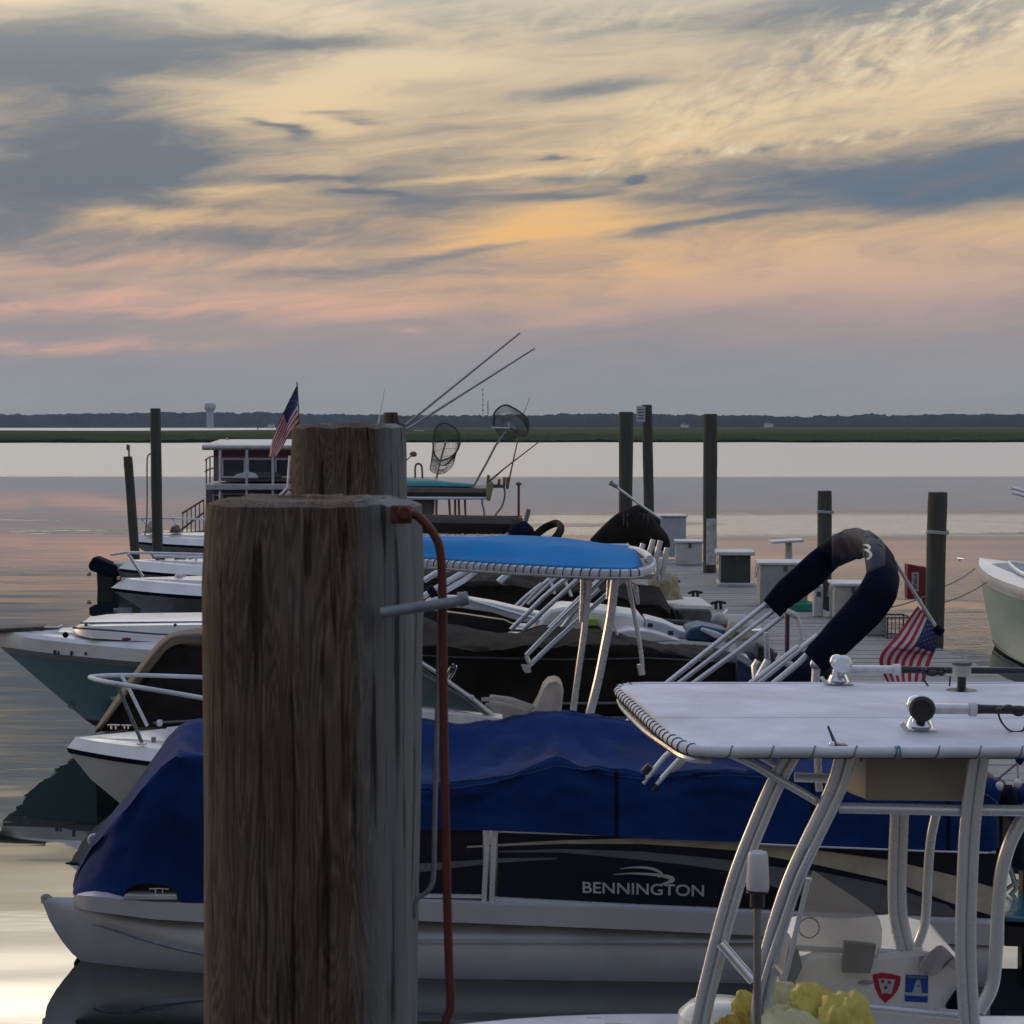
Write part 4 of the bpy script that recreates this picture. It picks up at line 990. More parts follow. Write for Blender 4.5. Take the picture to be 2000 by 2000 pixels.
for x0, y0, x1, y1, f_ in ((1478, 1330, 1500, 1290, fr.n), (1518, 1283, 1545, 1300, fr.n)):
    MB().tube([f_(x0, y0, .3), f_(x1, y1, .3)], .026, 8).build('brace', tubew, t)

# stern fittings of the pontoon boat seen under the canopy
t2 = PB
mb = MB(); mb.tube([fr.n(1537, 1300, 2.0), fr.n(1538, 1196, 2.0)], .017, 6); mb.build('ladder_rail', maroon, t2)
mb = MB(); mb.tube([fr.n(1537, 1194, 2.0), fr.n(1548, 1199, 2.0), fr.n(1557, 1204, 2.0)], .024, 8); mb.tube([fr.n(1557, 1204, 2.0), fr.n(1566, 1240, 2.0), fr.n(1560, 1300, 2.0), fr.n(1555, 1345, 2.0)], .016, 6); mb.build('grab_rail', white, t2)
for x, y in ((1495, 1250), (1499, 1300)): pass
mb = MB(); mb.tube([fr.n(1497, 1235, 2.2), fr.n(1500, 1345, 2.2), fr.n(1502, 1440, 2.2)], .022, 6); mb.build('stanchion', tubew, t2)
mb = MB(); mb.tube([fr.n(1480, 1345, 1.9), fr.n(1476, 1300, 1.9), fr.n(1482, 1292, 1.9)], .035, 8); mb.tube([fr.n(1592, 1345, 1.2), fr.n(1594, 1302, 1.2)], .030, 8); mb.ball(fr.n(1594, 1297, 1.2), .045); mb.build('rod_holder', tubew, t2)
mb = MB(); mb.ball(fr.n(1560, 1330, 1.9), (.28, .3, .22), 12, 8); mb.ball(fr.n(1515, 1350, 1.9), (.2, .3, .15), 10, 6); mb.v = [p+V(0,0,.03*nse(p.x*9, p.y*9, 1, 2)) for p in mb.v]; mb.build('gear_bag', navy, t2)
# outboard motor of the pontoon boat at its stern (right edge)
t = thing('outboard_motor', 'black outboard motor behind the stern of the blue covered pontoon boat at the right edge', 'outboard motor', fr.n(1990, 1850, .9))
mb = MB(); a = fr.n(1992, 1600, .9)
mb.box(a+V(.12, 0, -.12), (.42, .34, .42)); mb.build('cowling', black, t, bevel=.07)
MB().box(a+V(.10, 0, -.62), (.18, .16, .65)).build('leg', black, t, bevel=.03)
mb = MB(); mb.tube([fr.n(1972, 1690, .8), fr.n(1985, 1735, .8), fr.n(1965, 1760, .8)], .018, 6); mb.tube([fr.n(1958, 1742, .8), fr.n(1990, 1720, .8)], .014, 6); mb.build('steering_link', alum, t)
t = thing('platform', 'teal edged swim platform at the stern of the pontoon boat', 'swim platform', fr.n(1980, 1800, .2))
MB().prism([fr.n(1962, 1790, .2), fr.n(2080, 1795, .2), fr.n(2080, 1806, .2), fr.n(1964, 1801, .2)], un*1.2).build('deck', tealhull, t, bevel=.01)
MB().prism([fr.n(1964, 1808, .25), fr.n(2080, 1812, .25), fr.n(2080, 1850, .25), fr.n(1964, 1848, .25)], un*1.0).build('support', bottomblack, t)
# hanging flag on the folded canopy pole
Yf = 13.0
t = thing('flag', 'striped flag hanging from a slanted white pole beside the folded navy canopy', 'flag', P(1790, 1280, Yf))
MB().tube([P(1742, 1088, Yf-.3), P(1790, 1165, Yf), P(1832, 1230, Yf)], .0125, 8).build('pole', lampwhite, t)
MB().tube([P(1826, 1224, Yf), P(1840, 1236, Yf)], .03, 8).build('finial', navy, t)
flag_cloth('cloth', t, [P(1793, 1184, Yf), P(1757, 1235, Yf), P(1718, 1285, Yf), P(1738, 1342, Yf)], [P(1832, 1236, Yf), P(1828, 1268, Yf), P(1815, 1300, Yf), P(1795, 1352, Yf)], wav=.022)
# ================================================================ 2. nearest boat: white T-top, console, gear
TZ = 2.26
c = P(1650, 1900, 8.4)
t = thing('fishing_boat', 'nearest open fishing boat with a big white laced T-top and shiny welded tube legs', 'boat', (c.x, c.y, 0)); NB = t
lf = [(1420, 1469), (1385, 1468), (1355, 1465), (1332, 1458), (1305, 1441), (1280, 1420), (1255, 1397), (1232, 1375), (1216, 1360), (1208, 1351), (1212, 1345), (1232, 1342), (1262, 1341)]
L3 = [PZ(x, y, TZ) for x, y in lf]
def tz(x, y): return TZ + .018*math.sin(max(0, min(1, (y-7.6)/1.85))*math.pi)*2 + .006*nse(x, y, 1.1, 2)
G = []
for i in range(28):
    u = i/27
    G.append([V(lerp(p.x, 2.9, u**1.2), p.y, tz(lerp(p.x, 2.9, u**1.2), p.y)+.012 if 0 < k_ < len(L3)-1 else p.z+.012) for k_, p in enumerate(L3)])
# resample rows evenly in depth for a smooth top
mb = MB(); mb.grid(G)
o = mb.build('canvas_top', whitefab, t, ang=60, solid=.022, off=-1)
if o.data.polygons[3].normal.z < 0: o.data.flip_normals()
yn_, yf_ = L3[0].y, L3[-1].y
rim = [V(2.9, yn_, TZ)] + L3 + [V(2.9, yf_, TZ)]
mb = MB(); mb.tube(rim, .024, 10); mb.build('rim_tube', whitefab, t)
def helix(path, pitch, r, rc, name, mat, par, ph=0):
    pts = []; dist = 0; seg = []
    for a, b in zip(path, path[1:]):
        n_ = max(1, int((b-a).length/(pitch/36)))
        for i in range(n_): seg.append((a.lerp(b, i/n_), (b-a).normalized(), dist+(b-a).length*i/n_))
        dist += (b-a).length
    for p, tt, d in seg:
        up = V(0,0,1); up = (up-tt*up.dot(tt)).normalized(); sd_ = tt.cross(up)
        x = (d/pitch) % 1; q = 2*math.pi*min(1, x*3.2)            # a quick turn round the tube, then along it underneath
        pts.append(p + (-up*math.cos(q) + sd_*math.sin(q))*r)
    return MB().tube(pts, rc, 4).build(name, mat, par)
helix([V(2.8, yn_, TZ), V(L3[0].x+.2, yn_, TZ)] + L3[0:3], .17, .0262, .0024, 'lacing', M('lace_grey', (.10,.10,.11), .8), t)
helix(L3[2:12], .074, .0264, .0028, 'lacing', M('lace_grey', (.07,.07,.07), .8), t)
# second tube under the left rim
def K(x, y, Y=7.75): return P(x, y, Y)
low = [PZ(x, y, TZ-.05) for x, y in ((1390, 1485), (1340, 1480), (1300, 1455), (1262, 1428), (1235, 1402), (1217, 1382), (1210, 1368))]
MB().tube(low, .016, 8, k=4).build('lower_rim_tube', alum, t)
mb = MB(); mb.prism([PZ(1212, 1372, TZ-.06), PZ(1219, 1371, TZ-.06), PZ(1262, 1419, TZ-.06), PZ(1254, 1421, TZ-.06)], (0, 0, .012)); mb.build('glint_strip', chrome, t, bevel=.003)  # bright chrome strip added to stand in for the glint along the lower tube
# drip-stripe: seam across the canvas top
def seam(y0, nm):
    a = PZ(1280, y0, TZ+.05); MB().tube([V(lerp(a.x, 2.9, i/12), a.y, tz(lerp(a.x, 2.9, i/12), a.y)+.0125) for i in range(13)], .0012, 5).build(nm, whitefab, t)
seam(1398, 'seam')
# legs: each leg is a pair of welded tubes
def leg(pts, Y, r=.026, gap=.03, pair=True, mat=tubew, name='leg'):
    o = None; mb = MB()
    a = [P(x, y, Y) for x, y in pts]
    if pair:
        mb.tube([p+V(-gap*.62, 0, 0) for p in a], r*.72, 10, k=6); mb.tube([p+V(gap*.62, .0, 0) for p in a], r*.72, 10, k=6)
        mb.tube([p+V(0, .012, 0) for p in a], r*.7, 6, k=6)
    else: mb.tube(a, r, 12, k=6)
    return mb.build(name, mat, NB)
leg([(1548, 1470), (1515, 1530), (1480, 1610), (1445, 1700), (1415, 1800), (1392, 1890), (1372, 1975), (1362, 2030)], 7.8, .030, .034)
leg([(1655, 1462), (1640, 1520), (1617, 1575), (1585, 1640), (1553, 1710), (1525, 1790), (1503, 1870), (1490, 1950), (1484, 2030)], 7.72, .034, .036)
leg([(1586, 1655), (1556, 1720), (1528, 1800), (1500, 1885), (1480, 1960)], 7.68, .012, 0, pair=False)
leg([(1915, 1462), (1903, 1540), (1894, 1620), (1889, 1720), (1886, 1820), (1888, 1910), (1896, 2030)], 7.72, .034, .034)
leg([(1757, 1585), (1754, 1660), (1752, 1740), (1756, 1800), (1768, 1850), (1775, 1890)], 8.2, .034, .03)
leg([(1828, 1590), (1818, 1640), (1812, 1710), (1808, 1790), (1798, 1830), (1783, 1860)], 8.25, .022, 0, pair=False)
leg([(2012, 1575), (1985, 1620), (1966, 1665), (1954, 1720), (1948, 1800), (1944, 1880), (1936, 1930), (1912, 1975)], 7.9, .030, 0, pair=False)
leg([(1640, 1578), (1750, 1580), (1880, 1583)], 7.76, .024, 0, pair=False, name='cross_tube')
leg([(1905, 1582), (1960, 1583), (2040, 1584)], 7.76, .024, 0, pair=False, name='cross_tube')
leg([(1425, 1472), (1470, 1492), (1520, 1522), (1570, 1550), (1607, 1573)], 7.76, .018, 0, pair=False, name='brace')
leg([(1476, 1472), (1500, 1486), (1528, 1502)], 7.85, .014, 0, pair=False, name='brace')
leg([(1552, 1518), (1600, 1520), (1640, 1521)], 8.6, .022, 0, pair=False, name='cross_tube')
leg([(1597, 1465), (1598, 1510), (1600, 1545)], 8.7, .018, 0, pair=False, name='brace')
leg([(1660, 1963), (1720, 1968), (1800, 1976), (1888, 1984)], 7.9, .022, 0, pair=False, name='cross_tube')
leg([(1552, 1850), (1600, 1853), (1648, 1856)], 8.2, .012, 0, pair=False, name='cross_tube')
leg([(1712, 1856), (1740, 1858), (1762, 1860)], 8.2, .012, 0, pair=False, name='cross_tube')
leg([(1578, 1720), (1565, 1775), (1550, 1840), (1532, 1915)], 7.66, .011, 0, pair=False, name='grab_rail')
mb = MB(); mb.ball(P(1579, 1717, 7.66), .015); mb.build('rail_cap', chrome, t)
# shiny slanted step tube
MB().tube([P(1407, 1842, 7.72), P(1438, 1878, 7.7), P(1471, 1916, 7.66)], .022, 14).build('step_tube', chrome, t)
MB().tube([P(1512, 1886, 7.6), P(1524, 1902, 7.6)], .014, 8).build('step_tube', chrome, t)
# electronics box
a1, a2 = P(1692, 1470, 7.86), P(1896, 1468, 7.86); b1, b2 = P(1690, 1563, 7.86), P(1893, 1566, 7.86)
e1, e2 = P(1632, 1472, 8.5), P(1648, 1546, 8.5)
mb = MB(); f1, f2 = a2+V(.03,.64,0), b2+V(0,.64,0)
mb.add([b1, b2, a2, a1, e2, f2, f1, e1], [(0,1,2,3), (4,0,3,7), (5,4,7,6), (1,5,6,2), (0,4,5,1), (3,2,6,7)])
mb.build('electronics_box', beige, t, bevel=.012)
mb = MB(); mb.lathe([(.01,0),(.01,.006)], P(1689.5, 1484, 7.86)+V(-.01,.02,0), 8, (-1,0,0)); mb.build('latch', dgrey, t)
# antenna ratchet mount on the rim
mb = MB(); mb.prism([P(1612, 1462, 7.58), P(1632, 1453, 7.58), P(1656, 1455, 7.58), P(1660, 1466, 7.58), P(1640, 1478, 7.58), P(1618, 1472, 7.58)], (0, .05, 0)); m_ = mb.build('antenna_mount', M('bronze_mount', (.17,.145,.12), .5), t, bevel=.006)
MB().tube([P(1617, 1418, 7.58), P(1632, 1455, 7.58)], [.0045, .008], 8).build('antenna_stub', dgrey, m_)
MB().ball(P(1625, 1453, 7.55), .012).build('mount_knob', chrome, m_)
mb = MB()
for x0 in (1749, 1756): mb.tube([V(P(x0, 1462, yn_).x, yn_, TZ)+V(0, math.sin(q), math.cos(q))*.025 for q in [2*math.pi*k_/12 for k_ in range(12)]], .0045, 5, closed=True)
mb.build('teal_band', tealhull, t)
# all-round light on its black post
b_ = PZ(1878, 1350, TZ+.03); topl = P(1880, 1300, b_.y)
lt = thing('stern_light', 'small clear glass light on a black post on top of the white T-top', 'navigation light', b_)
MB().lathe([(.075, 0), (.075, .006), (.03, .012), (.022, .02)], b_, 16).build('base', black, lt)
MB().tube([b_+V(0,0,.01), V(b_.x, b_.y, topl.z-.05)], .022, 10).build('post', black, lt)
MB().lathe([(.046, 0), (.046, .055)], V(b_.x, b_.y, topl.z-.05), 16).build('lens', M('light_lens', (.5,.5,.44), .15, alpha=.8), lt)
MB().lathe([(.050, 0), (.050, .012), (.02, .018)], V(b_.x, b_.y, topl.z+.005), 16).build('cap', dgrey, lt)
# outrigger bases
def outrigger(label, cx_, cy_, base, s, y_tube, x_tube0, x_blk, x_end, reel):
    b0 = PZ(base[0], base[1], TZ+.03); Y = b0.y
    ot = thing('outrigger', label, 'outrigger', b0, 'outriggers folded along the white T-top')
    q = lambda x, y, dY=0: P(x, y, Y+dY)
    MB().prism([q(base[0]-30*s, base[1]+1), q(base[0]+32*s, base[1]+2), q(base[0]+32*s, base[1]-3), q(base[0]-30*s, base[1]-4)], (0, .12*s, 0)).build('base_plate', chrome, ot, bevel=.004)
    mb = MB(); mb.lathe([(.05*s, 0), (.065*s, .02*s), (.05*s, .05*s), (.03*s, .07*s)], b0+V(0,.04,.0), 16); mb.build('pedestal', chrome, ot)
    mb = MB(); mb.prism([q(base[0]-22*s, base[1]-2), q(base[0]-6*s, base[1]-4), q(base[0]-4*s, base[1]-30*s), q(base[0]-14*s, base[1]-34*s)], (0, .05*s, 0)); mb.build('bracket', chrome, ot, bevel=.006)
    MB().ball(q(cx_, cy_, .02), .043*s, 16, 10).build('hub', chrome, ot)
    MB().lathe([(.046*s, -.02), (.058*s, -.01), (.058*s, .015), (.046*s, .025)], q(cx_+14*s, cy_+8*s, -.03), 18, (.3, 1, 0)).build('gear_housing', black if reel else chrome, ot)
    MB().tube([q(base[0]-42*s, base[1]-17*s, -.03), q(base[0]-30*s, base[1]-1, -.03)], .011*s, 8).build('release_handle', lampwhite, ot)
    MB().tube([q(x_tube0, y_tube), q(x_blk, y_tube+1)], .024*s, 12).build('inner_tube', alum if 1 else chrome, ot)
    MB().tube([q(x_blk-12, y_tube+1), q(x_blk+2, y_tube+1)], .034*s, 12).build('ferrule', lampwhite, ot)
    pl = MB().tube([q(x_blk, y_tube+1), q(x_blk+20, y_tube+1), q(x_end, y_tube+4)], [.024*s, .021*s, .019*s], 12).build('pole', black, ot)
    mb = MB()
    for k_ in range(5):
        xx = x_blk+50+k_*17+random.uniform(-4, 4); mb.ball(q(xx, y_tube+random.uniform(-2, 8), -.02), (random.uniform(.02, .04)*s, .02, random.uniform(.012, .028)*s), 8, 6)
    mb.tube([q(x_blk+45, y_tube+6), q(x_blk+52, y_tube+26), q(x_blk+70, y_tube+44), q(x_blk+95, y_tube+42), q(x_blk+100, y_tube+14)], .0045, 6, k=3)
    mb.build('line_clip', black, ot)
    return ot
outrigger('far outrigger on the white T-top, the one with a bare chrome pivot', 1634, 1292, (1640, 1337), .85, 1307, 1655, 1756, 2060, False)
outrigger('near outrigger on the white T-top, the one with a black gear housing', 1788, 1377, (1800, 1428), .95, 1384, 1808, 1904, 2060, True)
# white dome light on a pole
Yd = 7.35
dl = thing('pole_light', 'white tapered dome light on a tall metal pole in front of the T-top legs', 'navigation light', P(1478, 2040, Yd))
MB().lathe([(.043, 0), (.047, .02), (.044, .08), (.041, .145), (.036, .158), (.02, .163)], P(1480, 1740, Yd), 24).build('dome', lampwhite, dl)
MB().lathe([(.030, 0), (.030, .055), (.045, .06), (.045, .072)], P(1479, 1771, Yd), 20).build('socket', black, dl)
MB().tube([P(1479, 1771, Yd), P(1479, 2060, Yd)], .0165, 12).build('pole', M('pole_grey', (.25,.245,.24), .4, metal=.4), dl)

# console with windshield and stickers
def quad(x, y, Y): return P(x, y, Y)
Yc = 8.15
co_pts = [(1545, 1874), (1600, 1862), (1700, 1868), (1800, 1858), (1880, 1876), (1892, 1900), (1895, 2060), (1535, 2060)]
mb = MB(); mb.prism([P(x, y, Yc) for x, y in co_pts], (0, .65, 0)); cs = mb.build('console', white, t, bevel=.02)
mb = MB(); mb.prism([P(1540, 1850, Yc-.05), P(1560, 1858, Yc-.05), P(1568, 1890, Yc-.05), P(1545, 1935, Yc-.05), P(1526, 1925, Yc-.05)], (0, .3, 0)); mb.build('console_shoulder', M('slate_panel', (.20,.22,.26), .5), t, bevel=.006)
mb = MB(); mb.prism([P(1650, 1840, Yc-.09), P(1712, 1846, Yc-.09), P(1706, 1880, Yc-.09), P(1700, 1902, Yc-.09), P(1646, 1900, Yc-.09)], (0, .04, 0)); mb.build('grey_plate', M('plate_grey', (.22,.22,.22), .5), t, bevel=.004)
ws = [(1588, 1700), (1620, 1722), (1668, 1752), (1704, 1778), (1718, 1795), (1723, 1815), (1722, 1845), (1714, 1872), (1650, 1862), (1548, 1858), (1562, 1800), (1576, 1745)]
MB().prism([P(x, y, Yc-.02+(1880-y)*.0004) for x, y in ws], (0, .008, 0)).build('windshield', smoke, t)
mb = MB(); cc = P(1580, 1812, Yc-.06); mb.tube([cc+V(.045*math.cos(q), 0, .045*math.sin(q)) for q in [2*math.pi*i/20 for i in range(20)]], .004, 5, closed=True); mb.build('ring_mark', M('faint_ring', (.36,.36,.36), .5), t)
mb = MB(); mb.ball(P(1690, 1919, Yc-.01), (.035, .012, .010), 10, 6); mb.build('latch', grey, t)
# folded white cloth on the console
mb = MB(); G = []
for i in range(15):
    row = []
    for j in range(9):
        u, v_ = i/14, j/8; x = lerp(1795, 1866, u); y = lerp(1868 - 4*u, 1905 - 14*u, v_) + 6*math.sin(u*8+v_*5) - 14*math.sin(math.pi*u)*(1-v_)
        row.append(P(x, y, Yc-.03-.05*v_+.02*math.sin(u*13+v_*6)))
    G.append(row)
mb.grid(G); o = mb.build('cloth', M('white_cloth', (.45,.43,.44), .8), None, ang=80, solid=.004); 
c_ = P(1830, 1900, Yc-.05)
for v_ in o.data.vertices: v_.co -= c_
o.location = c_; tag(o, 'crumpled white cloth lying against the console above the blue sticker', 'cloth')
# stickers
def sticker(pts, mat, name, d, parent, sub=None):
    mb = MB(); mb.prism([P(x, y, Yc-d) for x, y in pts], (0, .0015, 0)); return mb.build(name, mat, parent, smooth=False)
stk = sticker([(1704, 1904), (1722, 1900), (1740, 1902), (1759, 1907), (1758, 1922), (1752, 1936), (1742, 1948), (1729, 1959), (1718, 1948), (1710, 1932), (1706, 1917)], stickred, 'shield_sticker', .004, t)
sticker([(1715, 1911), (1748, 1913), (1745, 1926), (1741, 1942), (1736, 1941), (1729, 1939), (1723, 1941), (1719, 1929)], stickwhite, 'shield_centre', .007, stk)
for x, y in ((1724, 1917), (1737, 1919), (1730, 1929)):
    mb = MB(); mb.lathe([(.008, 0), (.008, .002)], P(x, y, Yc-.011), 10, (0, 1, 0)); mb.build('dot', stickred, stk)
stk = sticker([(1769, 1904), (1813, 1905), (1812, 1958), (1767, 1956)], stickblue, 'square_sticker', .004, t)
sticker([(1790, 1914), (1797, 1914), (1801, 1940), (1782, 1939)], stickwhite, 'lighthouse_mark', .007, stk)
sticker([(1768, 1938), (1812, 1940), (1812, 1946), (1768, 1944)], stickwhite, 'band', .0085, stk)
sticker([(1773, 1905.5), (1809, 1906.5), (1809, 1911), (1773, 1910)], M('sticker_pale', (.14,.2,.4), .4), 'band', .007, stk)
mb = MB(); mb.lathe([(.005, 0), (.005, .002)], P(1793.5, 1926, Yc-.011), 8, (0, 1, 0)); mb.build('dot', stickblue, stk)
# hull of the nearest boat
tip = V(P(392, 2010, 8.6).x, 8.65, .46)
h = Hull(tip, 0.0, 6.2, [(-.2, -.2, .9, .5), (.05, .03, .5, .8), (.25, .22, .2, .98), (.42, .38, .0, 1.06), (.47, .43, -.01, 1.08)], tl=2.4, pw=2.4)
h.band(1, 3, 'hull', white, t); h.band(0, 1, 'bottom', bottomblack, t); h.band(3, 4, 'rub_rail', white, t, out=.012)
h.deck('deck', white, t, g=.20, cut=.35, floor=.22)
cleat(P(1160, 1996, 9.65), .08, t, white, V(1,0,0))
mb = MB(); mb.lathe([(.19, 0), (.20, .05), (.195, .16), (.15, .20), (.05, .215)], P(1408, 2046, 8.3), 24); mb.build('seat_cushion', white, t)
mb = MB(); mb.prism([P(1885, 1925, 8.1), P(1868, 1945, 8.1), P(1848, 1975, 8.1), P(1892, 1982, 8.1)], (0, .25, 0)); mb.build('dark_bag', navy, t, bevel=.02)
# yellow oilskins heaped in the cockpit
def oil(label, cx_, cy_, Y, rx, rz_, seed, squash=.8, cone=False, mat=yellow):
    c0 = P(cx_, cy_, Y); n1, n2 = 72, 44; G = []
    for i in range(n2+1):
        th = math.pi*i/n2; row = []
        for j in range(n1+1):
            q = 2*math.pi*j/n1; d = V(math.sin(th)*math.cos(q), math.sin(th)*math.sin(q), math.cos(th))
            f_ = 1.05 + .26*noise.noise(d*1.3+V(seed, 0, 0)) - .55*abs(noise.noise(V(d.x*2.0+d.z*.8, d.y*1.6, d.z*.5)+V(0, seed, 0))) - .14*abs(noise.noise(V(d.x*5+d.z*3, d.y*4, d.z*1.2)+V(seed,seed,0)))
            if cone: f_ *= 1 - .35*max(0, d.z)
            row.append(c0 + V(d.x*rx*f_, d.y*rx*squash*f_, d.z*rz_*f_))
        G.append(row)
    mb = MB(); mb.grid(G, flip=True)
    return one(mb, 'oilskin_jacket', label, 'rain jacket', mat, 'yellow oilskins heaped in the nearest boat', ang=80)
ygold = M('golden_oilskin', (.50,.34,.04), .5, var=.2, scale=8, col2=(.40,.30,.06), bump=.003, bscale=20)
ypale = M('pale_oilskin', (.72,.70,.42), .55, var=.2, scale=8, bump=.003, bscale=20)
oil('golden yellow oilskin at the lower left of the heap', 1440, 2030, 7.75, .12, .19, 1.2, cone=True, mat=ygold)
oil('pale cream-yellow oilskin in the middle of the heap behind the light pole', 1520, 1985, 7.95, .17, .14, 3.7, mat=ypale)
oil('large pale yellow oilskin lowest in the heap', 1540, 2035, 7.7, .19, .15, 6.1, mat=ypale)
oil('bright yellow oilskin on top of the heap under the windshield', 1588, 1962, 7.9, .13, .095, 8.8)
oil('rounded yellow oilskin bundle at the right end of the heap', 1648, 2005, 7.75, .135, .15, 4.9)
oil('small yellow flap of oilskin at the left side of the heap', 1452, 1960, 7.9, .055, .10, 2.2, cone=True)

# ================================================================ 3. white boat with bow rail and bright blue T-top
t = thing('motorboat', 'white motorboat with a pale bow rail and a bright blue laced T-top', 'boat', (0, 17.3, 0)); WB3 = t
tip = P(131, 1468, 17.35)
h = Hull(tip, -.03, 6.1, [(-.28, -.28, 1.0, .5), (.0, .0, .52, .82), (.25, .22, .22, .96), (.50, .50, .02, 1.06), (.545, .545, 0, 1.08), (.64, .66, .08, .98)], tl=2.5, pw=2.1, n=30)
h.band(1, 3, 'hull', white, t); h.band(0, 1, 'bottom', bottomblack, t); h.band(3, 4, 'rub_rail', navy, t, out=.02); h.band(4, 5, 'gunwale', white, t, stern=False)
h.deck('deck', white, t, g=.22, cut=.50, floor=.3, camber=.10)
mb = MB()
tp_ = P(175, 1323, 17.35)
mb.tube([P(400, 1364, 16.45), P(300, 1347, 16.55), P(232, 1336, 16.75), P(195, 1329, 17.05), P(178, 1324, 17.3), P(178, 1322, 17.45), P(200, 1320, 17.8), P(235, 1319, 18.0), P(300, 1319.5, 18.2), P(400, 1323, 18.3)], .022, 8, k=4); mb.build('bow_rail', whitefab, t)
MB().tube([P(229, 1334, 16.75), P(242, 1368, 16.8), P(278, 1452, 16.85)], .018, 8).build('rail_post', galv, t)
MB().tube([P(236, 1318, 18.0), P(252, 1345, 17.95), P(288, 1418, 17.9)], .018, 8).build('rail_post', tubew, t)
MB().lathe([(.05,0),(.05,.015),(.03,.02)], P(277, 1454, 16.85), 10).build('post_foot', white, t)
MB().box(P(312, 1412, 17.9), (.05, .05, .06)).build('vent', lampwhite, t, bevel=.01)
cleat(P(222, 1424, 17.3), .12, t); cleat(P(247, 1423, 17.5), .10, t); 
MB().prism([P(326, 1424, 17.2), P(362, 1420, 17.5), P(350, 1449, 17.0), P(322, 1448, 16.9)], (0,0,.02)).build('deck_hatch', M('hatch_grey', (.55,.55,.56), .5), t, bevel=.005)
mb = MB(); mb.lathe([(.022, 0), (.022, .05)], P(300, 1450, 16.8), 10); mb.build('fuel_cap', grey, t)
# windshield
q = lambda x, y, Y=16.6: P(x, y, Y)
ws_ = MB().tube([q(700, 1210), q(760, 1247), q(815, 1289), q(850, 1311), q(885, 1338), q(930, 1370), q(968, 1402)], .022, 8).build('windshield_frame', alum, t)
MB().tube([q(790, 1296), q(850, 1330), q(905, 1362), q(955, 1400)], .014, 6).build('inner_frame', M('slate_tube', (.2,.21,.22), .4), ws_)
MB().tube([q(700, 1379), q(815, 1383), q(880, 1388), q(950, 1400)], .012, 6).build('base_frame', alum, ws_)
MB().prism([q(720, 1240), q(815, 1296), q(880, 1346), q(940, 1392), q(815, 1381), q(720, 1378)], (0, .01, 0)).build('glass', clear, ws_)
MB().prism([q(700, 1386, 16.5), q(815, 1386, 16.5), q(880, 1392, 16.5), q(982, 1403, 16.5), q(982, 1440, 16.5), q(700, 1440, 16.5)], (0, .25, 0)).build('coaming', white, t, bevel=.01)
mb = MB(); mb.tube([q(872, 1325), q(878, 1308), q(886, 1299), q(890, 1304), q(884, 1316), q(876, 1328)], .015, 6, k=3); mb.build('grab_handle', chrome, t)
MB().ball(q(921, 1362, 16.55), .025).build('hinge', lampwhite, t)
mb = MB(); mb.tube([q(940, 1366, 17.2), q(975, 1366, 17.2), q(1010, 1374, 17.2), q(1048, 1385, 17.2)], .02, 8, k=4); mb.tube([q(948, 1376, 17.0), q(985, 1376, 17.0), q(1030, 1388, 17.0)], .016, 8, k=4); mb.build('side_rail', seatm, t)
mb = MB(); mb.prism([q(955, 1370, 17.4), q(1000, 1376, 17.4), q(1045, 1392, 17.4), q(1045, 1420, 17.4), q(955, 1400, 17.4)], (0, .5, 0)); mb.build('side_panel', seatm, t, bevel=.02)
st = [(1036, 1400), (1052, 1370), (1062, 1345), (1072, 1335), (1085, 1332), (1097, 1336), (1101, 1350), (1098, 1380), (1095, 1405)]
MB().prism([q(x, y, 17.1) for x, y in st], (0, .5, 0)).build('seat_back', seatm, t, bevel=.04)
# blue T-top
ZB = 2.345
def B(x, y): return PZ(x, y, ZB)
nl = [(640, 1092), (760, 1096), (830, 1100), (900, 1105), (1000, 1112), (1100, 1118), (1180, 1121), (1230, 1121), (1255, 1118), (1270, 1112), (1277, 1104), (1275, 1096), (1265, 1088)]
yb = P(1000, 1078, 18.6); Yb = 18.7
G = []
for i in range(40):
    x = 640 + (1262-640)*i/39; row = []
    a = B(x, interp(x, nl[:9])-6)
    if x > 1225: a = a + V(0, (x-1225)/50*.5, 0)
    for j in range(14):
        v_ = j/13; yy = lerp(a.y, Yb-(.3*sm((x-1220)/45)), v_)
        zz = ZB+.01 + math.sin(math.pi*min(1, v_*1.0))*.0 + .16*sm(v_*2.6)*(1-.25*v_)*(1-sm((x-1080)/190)*.62) + .03*nse(a.x*2, yy, 1, 4)*sm(v_*3)
        if j == 13: zz = ZB+.05
        row.append(V(a.x*yy/a.y if 0 else a.x, yy, zz))
    G.append(row)
mb = MB(); mb.grid(G, flip=True); o = mb.build('blue_canvas', brightblue, t, ang=80, solid=.01)
if o.data.polygons[20].normal.z < 0: o.data.flip_normals()
rim = [B(x, y) for x, y in nl] + [V(B(1262, 1090).x-.1, Yb, ZB+.02), V(B(640, 1090).x, Yb+.1, ZB+.02)]
mb = MB(); mb.tube(rim[:13], .030, 8, k=3, flat=((0,0,1), 1.35, .8)); mb.tube(rim[12:], .03, 8); mb.build('rim_tube', whitefab, t)
mb = MB(); mb.tube([B(x, y+9) for x, y in nl[:9]], .012, 6); mb.build('lower_tube', M('dim_tube', (.3,.28,.28), .5), t)
helix([B(x, interp(x, nl)) for x in range(800, 1246, 12)], .082, .047, .0055, 'lacing', M('lace_dark', (.05,.05,.07), .8), t)
mb = MB(); pts = [B(1236, 1086), B(1252, 1089), B(1268, 1098), B(1274, 1106)]; mb.tube([p+V(-.02,.05,.06) for p in pts], .035, 8, k=4); mb.build('corner_roll', lampwhite, t)
